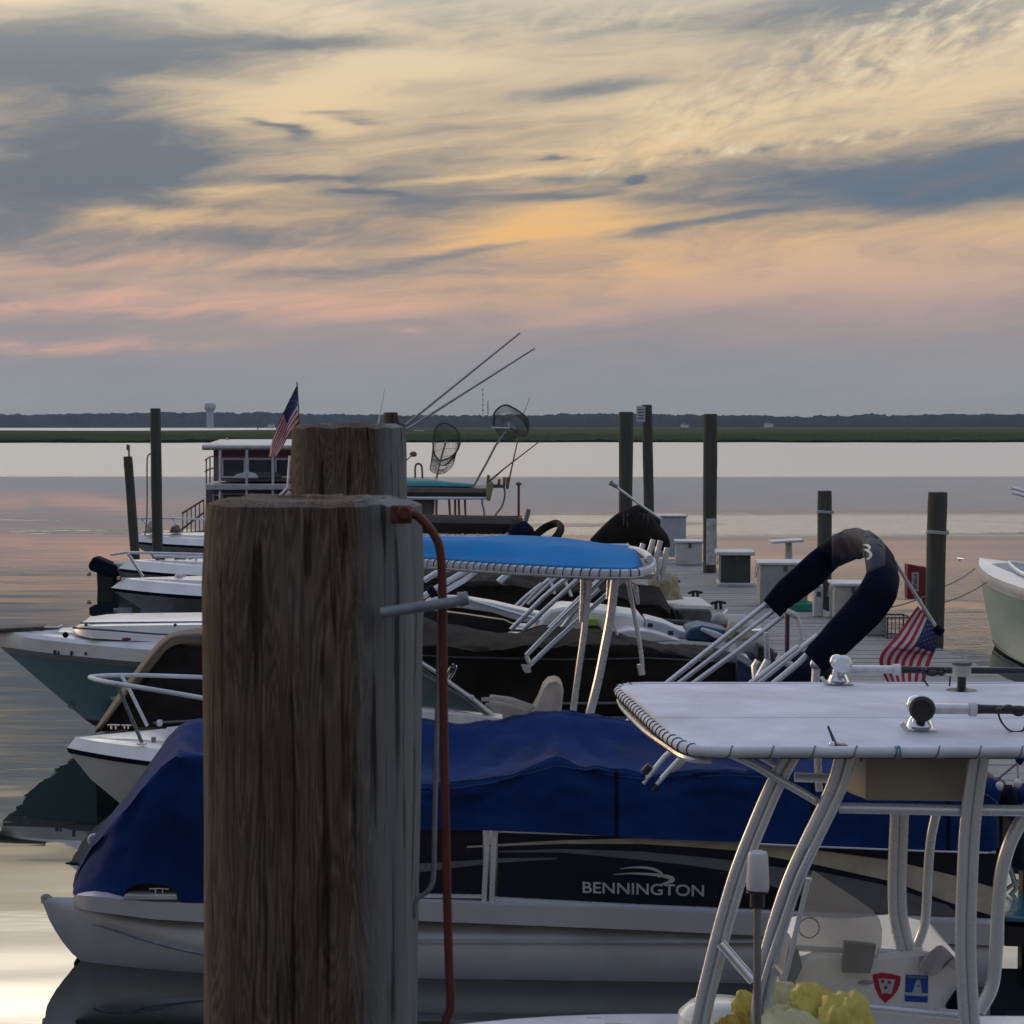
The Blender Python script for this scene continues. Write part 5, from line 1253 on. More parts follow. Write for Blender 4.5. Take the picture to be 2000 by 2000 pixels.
# legs
def tleg(pts, Y, r, name='leg', mat=tubew): return MB().tube([P(x, y, Y) for x, y in pts], r, 8, k=4).build(name, mat, t)
tleg([(1152, 1120), (1146, 1180), (1140, 1240), (1130, 1310), (1118, 1400)], 16.7, .030); tleg([(1138, 1120), (1137, 1170), (1135, 1215)], 16.7, .020)
tleg([(1202, 1122), (1193, 1200), (1182, 1260), (1168, 1330), (1150, 1400)], 16.7, .040); tleg([(1190, 1122), (1187, 1170)], 16.8, .018)
tleg([(1225, 1122), (1232, 1165), (1243, 1220), (1252, 1275), (1255, 1305)], 18.1, .022); tleg([(1193, 1195), (1201, 1225), (1206, 1240)], 18.1, .014)
MB().prism([P(1235, 1142, 18), P(1246, 1145, 18), P(1250, 1180, 18), P(1244, 1182, 18)], (0, .06, 0)).build('bracket', tubew, t, bevel=.01)
MB().tube([P(1250, 1297, 18.1), P(1254, 1318, 18.1)], .035, 8).build('leg_foot', tubew, t)
MB().tube([P(1141, 1165, 16.62), P(1140, 1178, 16.62)], .018, 8).build('clip', lampwhite, t)
for i, (x0, y0, x1, y1) in enumerate(((1256, 1062, 1249, 1090), (1276, 1054, 1266, 1088), (1290, 1056, 1280, 1096), (1303, 1070, 1294, 1120))):
    MB().tube([P(x0, y0, 17.6), P(x1, y1, 17.6)], .026 if i < 3 else .028, 10).build('rod_holder', tubew, t)
mb = MB(); mb.tube([P(1294, 1120, 17.6), P(1290, 1135, 17.6), P(1286, 1125, 17.6), P(1284, 1095, 17.6)], .022, 8, k=3); mb.build('holder_rail', tubew, t)
MB().prism([P(1215, 1121, 17.8), P(1280, 1121, 17.8), P(1272, 1132, 17.8), P(1215, 1130, 17.8)], (0, .4, 0)).build('visor', M('visor', (.5,.46,.47), .5), t, bevel=.008)
# ================================================================ generic draped tarp: rows across the boat from image-plane outlines
def drape(name, mat, parent, Yn, dep, low, edge, ridge, xs_, wr=.02, sd=0, a=0.0, nv=40, back=True, ang=70, ridge_at=.5):
    f_ = Fr(Yn, a); G = []
    for x in xs_:
        e_ = f_.n(x, interp(x, edge)); l_ = f_.n(x, interp(x, low)); r_ = f_.n(x, interp(x, ridge), dep*ridge_at)
        b_ = V(e_.x, e_.y+dep, min(e_.z, f_.n(x, interp(x, ridge), dep).z-.01)); bl_ = V(b_.x, b_.y+.02, l_.z); row = []
        ctl = [(0, l_), (1, e_), (1.15, e_+V(0, .05, .015)), (2, r_), (3, b_), (4, bl_)]
        for j in range(nv+1):
            v = 4*j/nv
            for (v0, p0), (v1, p1) in zip(ctl, ctl[1:]):
                if v <= v1: p = p0.lerp(p1, (v-v0)/(v1-v0)); break
            d = 1.5*wr*(nse(p.x, v, 1.6, sd) + .5*nse(p.x*2.2, v*2, 2.1, sd+3)) - 2.6*wr*abs(nse(p.x*1.6+v*.8, v*1.7, 2.0, sd+7)) - 1.2*wr*abs(nse(p.x*3-v*2, v*2.5, 2.4, sd+1)) + wr*.6*math.sin(p.x*6+v+3*nse(p.x, v, 1, sd))
            row.append(p + (V(0, -d, 0) if v < 1 else V(0, 0, d if v < 3 else 0)) )
        G.append(row)
    mb = MB(); mb.grid(G, flip=True); mb.add(G[0], [tuple(range(nv+1))]); mb.add(G[-1], [tuple(range(nv, -1, -1))])
    return mb.build(name, mat, parent, ang=ang)
def rng(a, b, n): return [a+(b-a)*i/n for i in range(n+1)]

# ================================================================ 4. long boat under the black-brown cover
t = thing('covered_boat', 'long boat under a black and brown cover behind the bow-railed white boat', 'boat', (0, 19.6, 0)); CB = t
tip = P(215, 1440, 19.7)
h = Hull(tip, -.01, 6.7, [(-.3, -.3, 1.0, .5), (.05, .05, .5, .9), (.62, .60, .05, 1.12), (.68, .66, 0, 1.14)], tl=2.4)
h.band(1, 3, 'hull', M('grey_hull', (.30,.30,.32), .4), t); h.band(0, 1, 'bottom', bottomblack, t)
sil = [(186, 1425), (230, 1365), (270, 1308), (300, 1272), (322, 1250), (345, 1240), (400, 1231), (550, 1215), (700, 1196), (800, 1199), (870, 1214), (930, 1229), (985, 1237), (1010, 1236), (1045, 1223), (1065, 1218), (1110, 1222), (1180, 1233), (1260, 1247), (1330, 1258), (1400, 1266), (1450, 1274), (1470, 1290), (1478, 1310)]
edg_ = [(186, 1428), (230, 1385), (270, 1345), (300, 1305), (322, 1277), (345, 1266), (400, 1269), (550, 1262), (700, 1262), (870, 1262), (985, 1268), (1065, 1258), (1180, 1262), (1260, 1266), (1400, 1286), (1450, 1296), (1478, 1318)]
low_ = [(186, 1431), (260, 1420), (400, 1420), (700, 1415), (1100, 1400), (1478, 1385)]
drape('cover', [tarp], t, 18.7, 2.1, low_, edg_, sil, [186, 188, 192, 200, 210, 220] + rng(230, 340, 12) + rng(350, 1440, 170) + [1450, 1460, 1468, 1474, 1478], wr=.022, sd=4, ridge_at=.55)
# tan lit edge at the bow end, seam line
f4 = Fr(18.7, 0)
def strip(pts_o, pts_i, d0, d1, name, mat, par, solid=.006):
    G = [[f4.n(x0, y0, d1), f4.n(x1, y1, d0)] for (x0, y0), (x1, y1) in zip(catm2(pts_o), catm2(pts_i))]
    return MB().grid(G).build(name, mat, par, solid=solid, off=0)
def catm2(pts): return [(p.x, p.y) for p in catmull([Vector((x, y, 0)) for x, y in pts], 4)]
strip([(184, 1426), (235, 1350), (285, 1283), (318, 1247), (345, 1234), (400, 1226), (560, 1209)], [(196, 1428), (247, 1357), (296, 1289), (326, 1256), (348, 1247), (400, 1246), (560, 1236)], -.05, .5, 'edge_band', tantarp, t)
MB().tube([f4.n(x, y, -.05) for x, y in ((815, 1280), (900, 1284), (1000, 1286), (1100, 1288), (1200, 1287), (1260, 1285), (1400, 1292))], .008, 6).build('seam', M('seam_thread', (.10,.10,.11), .8), t)
MB().tube([f4.n(x, y, -.06) for x, y in ((300, 1412), (700, 1390), (1100, 1374), (1210, 1373), (1400, 1378))], .014, 6).build('rub_rail', M('dull_rail', (.22,.22,.23), .5), t)
drape('stern_cover', [M('navy_stern_cover', (.018,.035,.09), .8, var=.2, bump=.004, bscale=9)], t, 18.55, 1.9, [(1440, 1400), (1488, 1400)], [(1440, 1287), (1465, 1300), (1482, 1325), (1488, 1345)], [(1440, 1272), (1465, 1284), (1482, 1305), (1488, 1330)], rng(1440, 1488, 10), wr=.01, sd=9)

# ================================================================ 5. teal boat
t = thing('cabin_boat', 'large teal hulled boat with white topsides and an anchor pulpit at the left edge', 'boat', (-4, 21.5, 0)); TB = t
tip = P(-4, 1236, 21.4)
h = Hull(tip, -.01, 8.6, [(-.35, -.35, 1.75, .5), (.10, .02, 1.10, .9), (.17, .07, 1.0, .93), (.95, .80, .10, 1.22), (1.02, .87, .03, 1.26), (1.17, 1.0, .0, 1.24), (1.21, 1.05, .03, 1.16)], tl=3.6, pw=2.1, n=34)
h.band(0, 1, 'bottom', M('white_bottom', (.42,.42,.40), .5), t); h.band(1, 2, 'boot_stripe', bottomblack, t); h.band(2, 3, 'hull', tealhull, t); h.band(3, 4, 'rub_rail', grey, t, out=.02); h.band(4, 6, 'topsides', white, t)
h.deck('deck', white, t, g=.22, cut=.62, floor=.55, camber=.12)
f5 = Fr(20.55, 0)
G = []
for x in rng(118, 700, 40):
    u = (x-118)/582; zt = f5.n(x, interp(x, [(118, 1243), (142, 1228), (160, 1226), (300, 1224), (400, 1223), (700, 1216)])).z; zb = f5.n(x, interp(x, [(118, 1246), (200, 1250), (400, 1262), (700, 1270)])).z
    hb = .75*min(1, (u*9+.15))**.5; Yc_ = 21.4
    xx = f5.n(x, 1230).x
    G.append([V(xx, Yc_-hb, zb), V(xx, Yc_-hb*.93, zt), V(xx, Yc_-hb*.5, zt+.03), V(xx, Yc_, zt+.04), V(xx, Yc_+hb*.93, zt), V(xx, Yc_+hb, zb)])
MB().grid(G, flip=True).build('cabin_top', white, t, ang=35)
G = []
for x in rng(155, 700, 30):
    u = (x-155)/545; xx = f5.n(x, 1230, .3).x; zt = f5.n(x, interp(x, [(155, 1217), (300, 1215), (400, 1214), (700, 1205)]), .3).z; zb = zt-.10; hb = .45*min(1, u*20+.2)**.5
    G.append([V(xx, 21.4-hb-.03, zb-.03), V(xx, 21.4-hb, zt), V(xx, 21.4, zt+.02), V(xx, 21.4+hb, zt), V(xx, 21.4+hb+.03, zb-.03)])
MB().grid(G, flip=True).build('trunk_cabin', white, t, ang=35)
MB().tube([f5.n(x, y, -.02) for x, y in ((142, 1226), (200, 1230), (300, 1238), (360, 1241), (700, 1258))], .010, 6).build('trim', dgrey, t)
MB().tube([f5.n(x, y, .3) for x, y in ((156, 1217), (300, 1215.5), (400, 1214.5))], .009, 6).build('trim', dgrey, t)
for x, y, m_, r_ in ((128, 1240, navy, .035), (168, 1220, dgrey, .02), (342, 1221, dgrey, .02)):
    MB().ball(f5.n(x, y, .0), r_, 8, 6).build('fitting', m_, t)
MB().ball(f5.n(247, 1248, -.03), (.055, .02, .018), 10, 6).build('side_light', red, t)
pr_ = P(0, 1230, 21.4)
MB().prism([P(-26, 1229, 21.25), P(84, 1224, 21.25), P(86, 1231, 21.25), P(-26, 1236, 21.25)], (0, .3, 0)).build('pulpit', beam, t, bevel=.01)
mb = MB(); mb.box(P(104, 1230, 21.4), (.16, .2, .10)); mb.build('windlass', dgrey, t, bevel=.01)
MB().box(P(104, 1223, 21.4), (.17, .22, .012)).build('windlass_lid', white, t)
MB().tube([P(-30, 1232, 21.35), P(30, 1229, 21.3), P(95, 1232, 21.35)], .02, 6).build('anchor_shank', galv, t)
mb = MB(); c_ = P(139, 1378, 21.35); mb.tube([c_+V(.035*math.cos(q_), 0, .035*math.sin(q_)) for q_ in [2*math.pi*i/12 for i in range(12)]], .009, 5, closed=True); mb.build('bow_eye', galv, t)
# illegible dark registration characters
mb = MB()
for i, x in enumerate((98, 107, 116, 126, 132, 140, 146, 156, 162, 168)):
    k_ = min(range(len(h.st)), key=lambda n_: abs(h.p(h.st[n_][3][0], -h.st[n_][3][1], 0).x - P(x, 1275, 20.8).x)); Yk = h.p(h.st[k_][3][0], -h.st[k_][3][1], 0).y
    c_ = P(x, 1274+.035*(x-98), Yk-.02); mb.box(c_, (.026, .04, .05 if i % 3 else .03))
mb.build('registration_mark', M('dark_teal_letters', (.01,.03,.05), .5), t, smooth=False)
# white cockpit and stern parts that show right of the pilings
f6 = Fr(20.8, 0)
def slab(pts, d, dep, name, mat, par, fr_=None, bevel=.015):
    return MB().prism([(fr_ or f6).n(x, y, d) for x, y in pts], (0, dep, 0)).build(name, mat, par, bevel=bevel)
slab([(828, 1176), (850, 1166), (905, 1168), (960, 1177), (1060, 1200), (1068, 1222), (1010, 1212), (960, 1196), (905, 1188), (860, 1184)], .5, .35, 'coaming', white, t)
MB().tube([f6.n(x, y, .45) for x, y in ((900, 1161), (918, 1172), (960, 1184), (1000, 1196), (1060, 1212))], .018, 8, k=4).build('rail', tubew, t)
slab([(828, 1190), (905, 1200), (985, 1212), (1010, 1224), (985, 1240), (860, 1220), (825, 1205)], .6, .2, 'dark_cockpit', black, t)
for pts, nm in (([(1040, 1240), (1060, 1205), (1075, 1191), (1100, 1186), (1180, 1192), (1250, 1202), (1262, 1215), (1260, 1245), (1180, 1260), (1040, 1260)], 'engine_cover'),
                ([(1195, 1246), (1205, 1234), (1230, 1229), (1270, 1232), (1300, 1241), (1330, 1252), (1250, 1256), (1195, 1250)], 'stern_cushion')):
    slab(pts, -.1 if nm != 'engine_cover' else .3, .8, nm, white, t, bevel=.04)
slab([(1262, 1208), (1300, 1218), (1330, 1232), (1350, 1236), (1350, 1250), (1300, 1246), (1262, 1236)], .2, .6, 'stern_coaming', M('blue_white_gelcoat', (.45,.5,.56), .35), t, bevel=.02)
slab([(1143, 1208), (1170, 1208), (1172, 1222), (1143, 1224)], .18, .12, 'lime_cushion', lime, t)
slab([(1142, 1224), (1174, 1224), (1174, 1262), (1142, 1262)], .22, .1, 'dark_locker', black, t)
for x, y in ((1270, 1221), (1310, 1236)): MB().box(f6.n(x, y, .12), (.06, .05, .05)).build('hinge', black, t, bevel=.01)
slab([(1345, 1228), (1372, 1222), (1420, 1232), (1440, 1246), (1400, 1256), (1340, 1252)], .1, .6, 'blue_tarp', M('blue_tarp', (.015,.06,.14), .6), t, bevel=.03)
slab([(1372, 1226), (1400, 1234), (1436, 1250), (1425, 1258), (1390, 1244), (1368, 1232)], .05, .1, 'white_flap', whitefab, t)

# folded aluminium canopy frames, each belonging to its own boat
def frame(par, Y, segs, r=.024):
    for s_ in segs: MB().tube([P(x, y, Y) for x, y in s_], r, 8).build('frame_tube', tubew, par)
    return par
ft = frame(CB, 18.5, [[(1028, 1280), (1080, 1226), (1130, 1178), (1200, 1108)], [(1032, 1302), (1082, 1254), (1180, 1166), (1245, 1106)], [(1028, 1280), (1032, 1292), (1040, 1300)]])
MB().prism([P(1018, 1298, 18.4), P(1034, 1300, 18.4), P(1038, 1314, 18.4), P(1026, 1315, 18.4), P(1020, 1306, 18.4)], (0, .06, 0)).build('bracket', tubew, ft, bevel=.006)
ft = frame(TB, 20.3, [[(998, 1230), (1060, 1168), (1090, 1142), (1135, 1108)], [(1020, 1232), (1080, 1176), (1130, 1130), (1155, 1105)], [(1065, 1235), (1120, 1180), (1185, 1118), (1195, 1106)], [(1095, 1232), (1120, 1196), (1170, 1150)]], .026)
ft = frame(TB, 21.6, [[(824, 1166), (850, 1150), (905, 1118), (932, 1108)], [(838, 1176), (862, 1158), (905, 1134), (936, 1110)], [(828, 1134), (850, 1120), (888, 1106)]], .034)
MB().tube([P(838, 1160, 21.4), P(850, 1152, 21.4)], .075, 10).build('strap', navy, ft)
t = thing('paddle', 'grey round-bladed paddle hanging under the blue T-top', 'paddle', P(950, 1120, 20))
MB().prism([P(x, y, 20) for x, y in ((928, 1108), (940, 1104), (955, 1108), (961, 1118), (958, 1130), (948, 1136), (940, 1132), (932, 1120))], (0, .04, 0)).build('blade', M('paddle_grey', (.20,.18,.18), .5), t, bevel=.01)
MB().tube([P(930, 1110, 20), P(915, 1098, 20)], .02, 6).build('shaft', tubew, t)

# ================================================================ 6. dark covered boats farther along
t = thing('covered_boat', 'boat under a black tarp just behind the bright blue T-top', 'boat', (1, 24.6, 0))
tip = P(640, 1180, 24.8)
h = Hull(tip, 0, 5.0, [(-.3, -.3, 1.0, .5), (.05, .05, .5, .9), (.55, .52, .0, 1.1)], tl=2.2); h.band(1, 2, 'hull', M('dark_hull', (.05,.05,.06), .4), t); h.band(0, 1, 'bottom', bottomblack, t)
drape('cover', [tarp], t, 23.9, 2.0, [(640, 1200), (1300, 1230)], [(640, 1180), (760, 1140), (830, 1128), (900, 1136), (960, 1140), (1080, 1150), (1180, 1160), (1290, 1180), (1310, 1200)], [(640, 1176), (760, 1118), (830, 1108), (900, 1112), (1000, 1112), (1060, 1120), (1180, 1128), (1290, 1150), (1310, 1190)], rng(640, 1310, 60), wr=.03, sd=14)
MB().tube([P(1175, 1200, 23.7), P(1260, 1210, 23.7), P(1420, 1222, 23.7)], .03, 6).build('gunwale', dgrey, t)
ft = frame(t, 23.6, [[(1002, 1188), (1030, 1162), (1058, 1140)], [(1005, 1198), (1050, 1150), (1092, 1114)], [(1030, 1180), (1072, 1140), (1106, 1112)], [(1070, 1113), (1075, 1135), (1083, 1160)], [(1100, 1128), (1110, 1150), (1116, 1165)]], .022)
ft = frame(t, 23.75, [[(973, 1136), (1000, 1112)], [(977, 1138), (1006, 1112)]], .034)
# stern of that boat: white board on grey box, float, clutter
t = thing('work_skiff', 'flat grey work skiff with a white board across its stern beside the dock', 'boat', P(1330, 1230, 24.5))
f7 = Fr(24.3, 0)
tip = V(P(1150, 1200, 25).x, 25.2, .6); h = Hull(tip, .0, 2.35, [(-.2, -.2, .3, .5), (.1, .1, .2, .8), (.42, .38, .0, .9)], tl=.9); h.band(1, 2, 'hull', dgrey, t); h.band(0, 1, 'bottom', bottomblack, t)
h.deck('deck', M('skiff_grey', (.14,.14,.15), .6), t, g=.1, cut=.3, floor=.2)
a_ = [PZ(1250, 1173, .80), PZ(1345, 1169, .80), PZ(1368, 1170, .80), PZ(1392, 1188, .80), PZ(1272, 1186, .80)]
MB().prism(a_, (0, 0, .03)).build('board', M('white_board', (.55,.53,.50), .6, var=.15), t, bevel=.008)
slab([(1312, 1188), (1388, 1190), (1396, 1224), (1322, 1222)], .3, .5, 'engine_box', M('engine_box', (.12,.125,.14), .6, var=.3), t, fr_=f7, bevel=.03)
slab([(1240, 1180), (1310, 1188), (1322, 1226), (1240, 1220)], .45, .3, 'bulkhead', beam, t, fr_=f7)
MB().ball(f7.n(1347, 1217, .1), (.07, .06, .03)).build('white_tray', lampwhite, t)
MB().tube([f7.n(1322, 1190, .2), f7.n(1330, 1208, .2), f7.n(1326, 1218, .2)], .03, 6).build('tiller', black, t)
t = thing('fender_ball', 'round pale fender ball hanging against the dock beside the work skiff', 'fender', P(1405, 1214, 24))
MB().ball(P(1405, 1214, 23.9), .115, 20, 14).build('ball', M('fender', (.36,.36,.36), .45, var=.3), t)
MB().tube([P(1412, 1200, 23.9), P(1420, 1192, 24.2)], .02, 6).build('neck', lampwhite, t)
for lab, x, y, Y in (('black cleat standing on the dock edge above the fender ball', 1403, 1187, 24.9), ('black cleat on the dock edge beside the crumpled yellow tarp', 1315, 1143, 30.0), ('low black cleat on the dock edge between the two others', 1358, 1166, 27.6)):
    c_ = PZ(x, y+3, DZ); mb = MB(); mb.tube([c_+V(-.13, -.05, .10), c_+V(0, 0, .13), c_+V(.13, .05, .10)], .025, 6, k=2); mb.tube([c_+V(-.04,0,0), c_+V(-.04,0,.12)], .028, 6); mb.tube([c_+V(.04,0,0), c_+V(.04,0,.12)], .028, 6)
    one(mb, 'dock_cleat', lab, 'cleat', black, 'cleats along the dock edge')
def heap(name, label, cat, c0, rx, ry, rz_, mat, sd, fold=.25):
    n1, n2 = 44, 20; G = []
    for i in range(n2+1):
        th = math.pi*i/n2*.62; row = []
        for j in range(n1+1):
            q_ = 2*math.pi*j/n1; d = V(math.sin(th)*math.cos(q_), math.sin(th)*math.sin(q_), math.cos(th))
            f_ = 1 + fold*noise.noise(d*2+V(sd, 0, 0)) + fold*.8*abs(noise.noise(d*4.5+V(0, sd, 0)))
            row.append(c0 + V(d.x*rx*f_, d.y*ry*f_, max(0, d.z*rz_*f_)))
        G.append(row)
    mb = MB(); mb.grid(G, flip=True); return one(mb, name, label, cat, mat, ang=80)
heap('tarp', 'crumpled dull yellow tarp at the dock edge under the rod holders', 'tarp', P(1296, 1168, 28.3), .26, .35, .36, olive, 2.2, .35)
heap('tarp', 'dull olive bundle beside the tubes of the navy canopy', 'tarp', P(1440, 1245, 20.9)+V(0,0,0), .13, .3, .16, olive, 7.2)
t = thing('gear_bag', 'dark blue bag lying left of the crumpled yellow tarp', 'bag', P(1258, 1172, 27.4)); MB().ball(P(1258, 1166, 27.4), (.12, .14, .09)).build('bag', navy, t); MB().tube([P(1250, 1160, 27.3), P(1258, 1154, 27.3), P(1266, 1160, 27.3)], .01, 5, k=3).build('handle', black, t)

# ================================================================ 7. boats between (Y 27-33)
def bimini(label, Y, outer, mat, extra=None, w=.10, th=.05, grp='folded dark canopies farther down the dock', tubes=(), dep=0):
    tt = thing('folded_canopy', label, 'boat canopy', P(outer[0][0], outer[0][1], Y), grp)
    MB().tube([P(x, y, Y+d) for x, y, d in outer], 1.0, 12, k=5, flat=((.66, 0, -.75), w, th, .8)).build('sleeve', mat, tt, ang=60)
    for tb in tubes: MB().tube([P(x, y, Y+d) for x, y, d in tb], .02, 6).build('frame_tube', tubew, tt)
    return tt
bimini('small black folded canopy forming an open loop above the blue T-top', 29, [(1036, 1062, 1.6), (1046, 1046, 1.6), (1066, 1030, 1.6), (1086, 1022, 1.4), (1095, 1026, .8), (1094, 1037, .2), (1084, 1052, 0), (1068, 1068, 0)], tarp, w=.066, th=.045,
       tubes=[[(1066, 1066, 0), (1050, 1082, 0)], [(1072, 1070, 0), (1060, 1082, 0)]])
t = bimini('brown-black folded canopy with a ragged fringe over the end of the blue T-top', 26, [(1180, 1078, .2), (1205, 1052, .1), (1232, 1030, 0), (1260, 1022, 0), (1278, 1034, .2), (1280, 1050, .5)], tarp, w=.27, th=.10)
drape('side_cloth', [tarp], t, 26.1, .3, [(1168, 1078), (1200, 1090), (1250, 1088), (1290, 1060)], [(1168, 1060), (1190, 1035), (1215, 1012), (1240, 1004), (1270, 1006), (1290, 1020)], [(1168, 1058), (1190, 1032), (1215, 1008), (1240, 999), (1270, 1003), (1290, 1018)], rng(1168, 1290, 24), wr=.02, sd=3)
mb = MB()
for i in range(7): x = 1216+i*8; mb.prism([P(x, 1000+abs(i-3), 25.9), P(x+4, 1000+abs(i-3), 25.9), P(x+3, 1024+6*math.sin(i*2), 25.9), P(x+1, 1026+6*math.sin(i*2), 25.9)], (0, .02, 0))
mb.build('fringe', brown, t, smooth=False)
t = thing('flag_pole', 'bare slanted silver pole with a knob at its top over the brown canopy', 'pole', P(1290, 1015, 25.7))
MB().tube([P(1198, 946, 25.7), P(1245, 982, 25.7), P(1291, 1014, 25.7)], .017, 8).build('pole', tubew, t)
MB().tube([P(1190, 943, 25.7), P(1206, 951, 25.7)], .028, 6).build('knob', galv, t); MB().tube([P(1194, 939, 25.7), P(1196, 948, 25.7)], .022, 6).build('tip', galv, t)
mb = MB(); mb.tube([P(1128, 1078, 25.5), P(1150, 1058, 25.5), P(1162, 1075, 25.5)], .03, 6); mb.tube([P(1122, 1082, 25.6), P(1144, 1062, 25.6)], .02, 6); mb.tube([P(1206, 1082, 25.5), P(1228, 1062, 25.5)], .022, 6)
mb.build('frame_tube', tubew, bpy.data.objects['folded_canopy.002'])
# boat carrying those canopies
t = thing('motorboat', 'low pale motorboat mostly hidden behind the bright blue T-top', 'boat', (1, 27, 0))
h = Hull(V(-1.6, 27.2, .7), .0, 5.2, [(-.3, -.3, 1.0, .5), (.05, .05, .5, .9), (.62, .60, .02, 1.08), (.70, .68, 0, 1.1)], tl=2.4)
h.band(1, 3, 'hull', white, t); h.band(0, 1, 'bottom', bottomblack, t); h.deck('deck', white, t, cut=.4, floor=.3)
mb = MB(); mb.prism([P(1030, 1072, 27), P(1060, 1066, 27), P(1100, 1066, 27), P(1125, 1082, 27), P(1130, 1110, 27), P(1020, 1110, 27)], (0, .8, 0)); mb.build('seat_cover', navy, t, bevel=.04)
# roofed boat: long dark canopy with white rim
t = thing('canopy_boat', 'boat with a long flat black canopy and a white tube rim above the blue T-top', 'boat', (-.5, 31.5, 0)); RB = t
h = Hull(V(-4.6, 31.6, .7), .0, 5.6, [(-.3, -.3, 1.0, .5), (.05, .05, .5, .9), (.62, .60, .02, 1.15), (.72, .70, 0, 1.18)], tl=2.4)
h.band(1, 3, 'hull', white, t); h.band(0, 1, 'bottom', bottomblack, t); h.deck('deck', white, t, cut=.4, floor=.3)
Yq = 30.6
pts = [(640, 1003), (800, 1004), (900, 1006), (1000, 1008), (1020, 1012)]
G = []
for x in rng(640, 1022, 30):
    yt = interp(x, pts); yb = interp(x, [(640, 1040), (800, 1042), (1000, 1044), (1022, 1030)])
    a_ = P(x, yb, Yq); b_ = P(x, yt+16, Yq+.05); c_ = P(x, yt, Yq+1.0); d_ = V(c_.x, Yq+2.1, b_.z-.05)
    G.append([a_, a_.lerp(b_, .5)+V(0, .02*nse(x, 1, .1), 0), b_, b_.lerp(c_, .5)+V(0,0,.03), c_, c_.lerp(d_, .5)+V(0,0,.02), d_, V(d_.x, d_.y, a_.z)])
mb = MB(); mb.grid(G, flip=True); mb.add(G[0], [tuple(range(8))]); mb.add(G[-1], [tuple(range(7, -1, -1))]); mb.build('canopy', tarp, t, ang=50)
MB().tube([P(640, 1004, Yq+1.0), P(1020, 1009, Yq+1.0)], .012, 6).build('piping', maroon, t)
MB().tube([P(640, 1044, Yq-.05), P(830, 1047, Yq-.05), P(980, 1050, Yq-.05)], .035, 8).build('rim_tube', tubew, t)
MB().tube([P(980, 1050, Yq-.05), P(1003, 1036, Yq-.05)], .025, 8).build('stay', tubew, t); MB().tube([P(980, 1066, Yq-.05), P(1000, 1048, Yq-.05), P(1014, 1030, Yq-.05)], .022, 8).build('stay', tubew, t)
for i, x in enumerate((830, 874, 903, 933, 962, 977)): MB().tube([P(x, 1042, Yq-.09), P(x, 1049, Yq-.09)], .012, 6).build('snap', lampwhite, t)
for x, y in ((834, 1051), (907, 1053), (916, 1053), (949, 1048), (952, 1060)): MB().ball(P(x, y, Yq-.2), (.055, .05, .04), 10, 6).build('float_cup', lampwhite, t)
mb = MB(); mb.prism([P(985, 1062, Yq-.2), P(990, 1045, Yq-.2), P(998, 1040, Yq-.2), P(995, 1062, Yq-.2)], (0, .1, 0)); mb.build('red_fender', red, t, bevel=.02)
mb = MB(); mb.ball(P(1018, 1040, Yq-.1), (.22, .25, .20), 12, 8); mb.ball(P(1030, 1058, Yq), (.26, .25, .18), 12, 8); mb.v = [p+V(0,0,.05*nse(p.x*8, p.z*8, 1, 3)) for p in mb.v]; mb.build('gear_heap', navy, t)
MB().tube([P(1032, 995, Yq-.1), P(1026, 1018, Yq-.1)], .045, 8).build('rod_holder', galv, t); MB().tube([P(1030, 993, Yq-.1), P(1036, 997, Yq-.1)], .03, 6).build('holder_lip', lampwhite, t)
MB().tube([P(1002, 1064, Yq-.3), P(1026, 1046, Yq-.3)], .025, 8).build('arm', tubew, t); MB().tube([P(1008, 1068, Yq-.3), P(1032, 1050, Yq-.3)], .025, 8).build('arm', tubew, t)
for x0 in (700, 880): MB().tube([P(x0, 1046, Yq), V(P(x0, 1046, Yq).x, Yq, .7)], .025, 8).build('leg', tubew, t)
MB().tube([P(1013, 1008, 33), P(1013, 948, 33)], .022, 6).build('light_pole', maroon, t); MB().ball(P(1013, 945, 33), (.06, .05, .035), 8, 6).build('pole_light', bronze, t)

# ================================================================ 8. sport-fishing boat with teal canvas, rods and nets
Ys = 35
t = thing('fishing_boat', 'far fishing boat with a teal canvas roof, rod racks and a low brown valance', 'boat', (-1, 36, 0)); SB = t
h = Hull(V(-6, 36, .9), .0, 6.6, [(-.3, -.3, 1.0, .5), (.05, .05, .5, .9), (.75, .70, .04, 1.2), (.85, .80, 0, 1.25)], tl=2.6)
h.band(1, 3, 'hull', white, t); h.band(0, 1, 'bottom', bottomblack, t); h.deck('deck', white, t, cut=.4, floor=.4)
G = []
for x in rng(640, 925, 26):
    yt = interp(x, [(640, 932), (790, 934), (840, 936), (870, 941), (925, 946)]); a_ = P(x, interp(x, [(640, 948), (925, 951)]), Ys); c_ = P(x, yt, Ys+1.0)
    G.append([a_, a_.lerp(c_, .5)+V(0,0,.03), c_, c_+V(0, .7, -.03), V(c_.x, Ys+2, a_.z-.03)])
MB().grid(G, flip=True).build('teal_canvas', tealfab, t, ang=60, solid=.01)
MB().prism([P(640, 948, Ys-.02), P(950, 954, Ys-.02), P(950, 963, Ys-.02), P(640, 960, Ys-.02)], (0, 2.0, 0)).build('valance', M('valance', (.16,.13,.13), .7), t, bevel=.01)
MB().prism([P(640, 960, Ys-.01), P(950, 963, Ys-.01), P(950, 970, Ys-.01), P(640, 969, Ys-.01)], (0, 1.9, 0)).build('roof_box', bottomblack, t)
MB().tube([P(640, 971, Ys), P(860, 973, Ys), P(950, 973, Ys)], .03, 8).build('roof_rail', tubew, t)
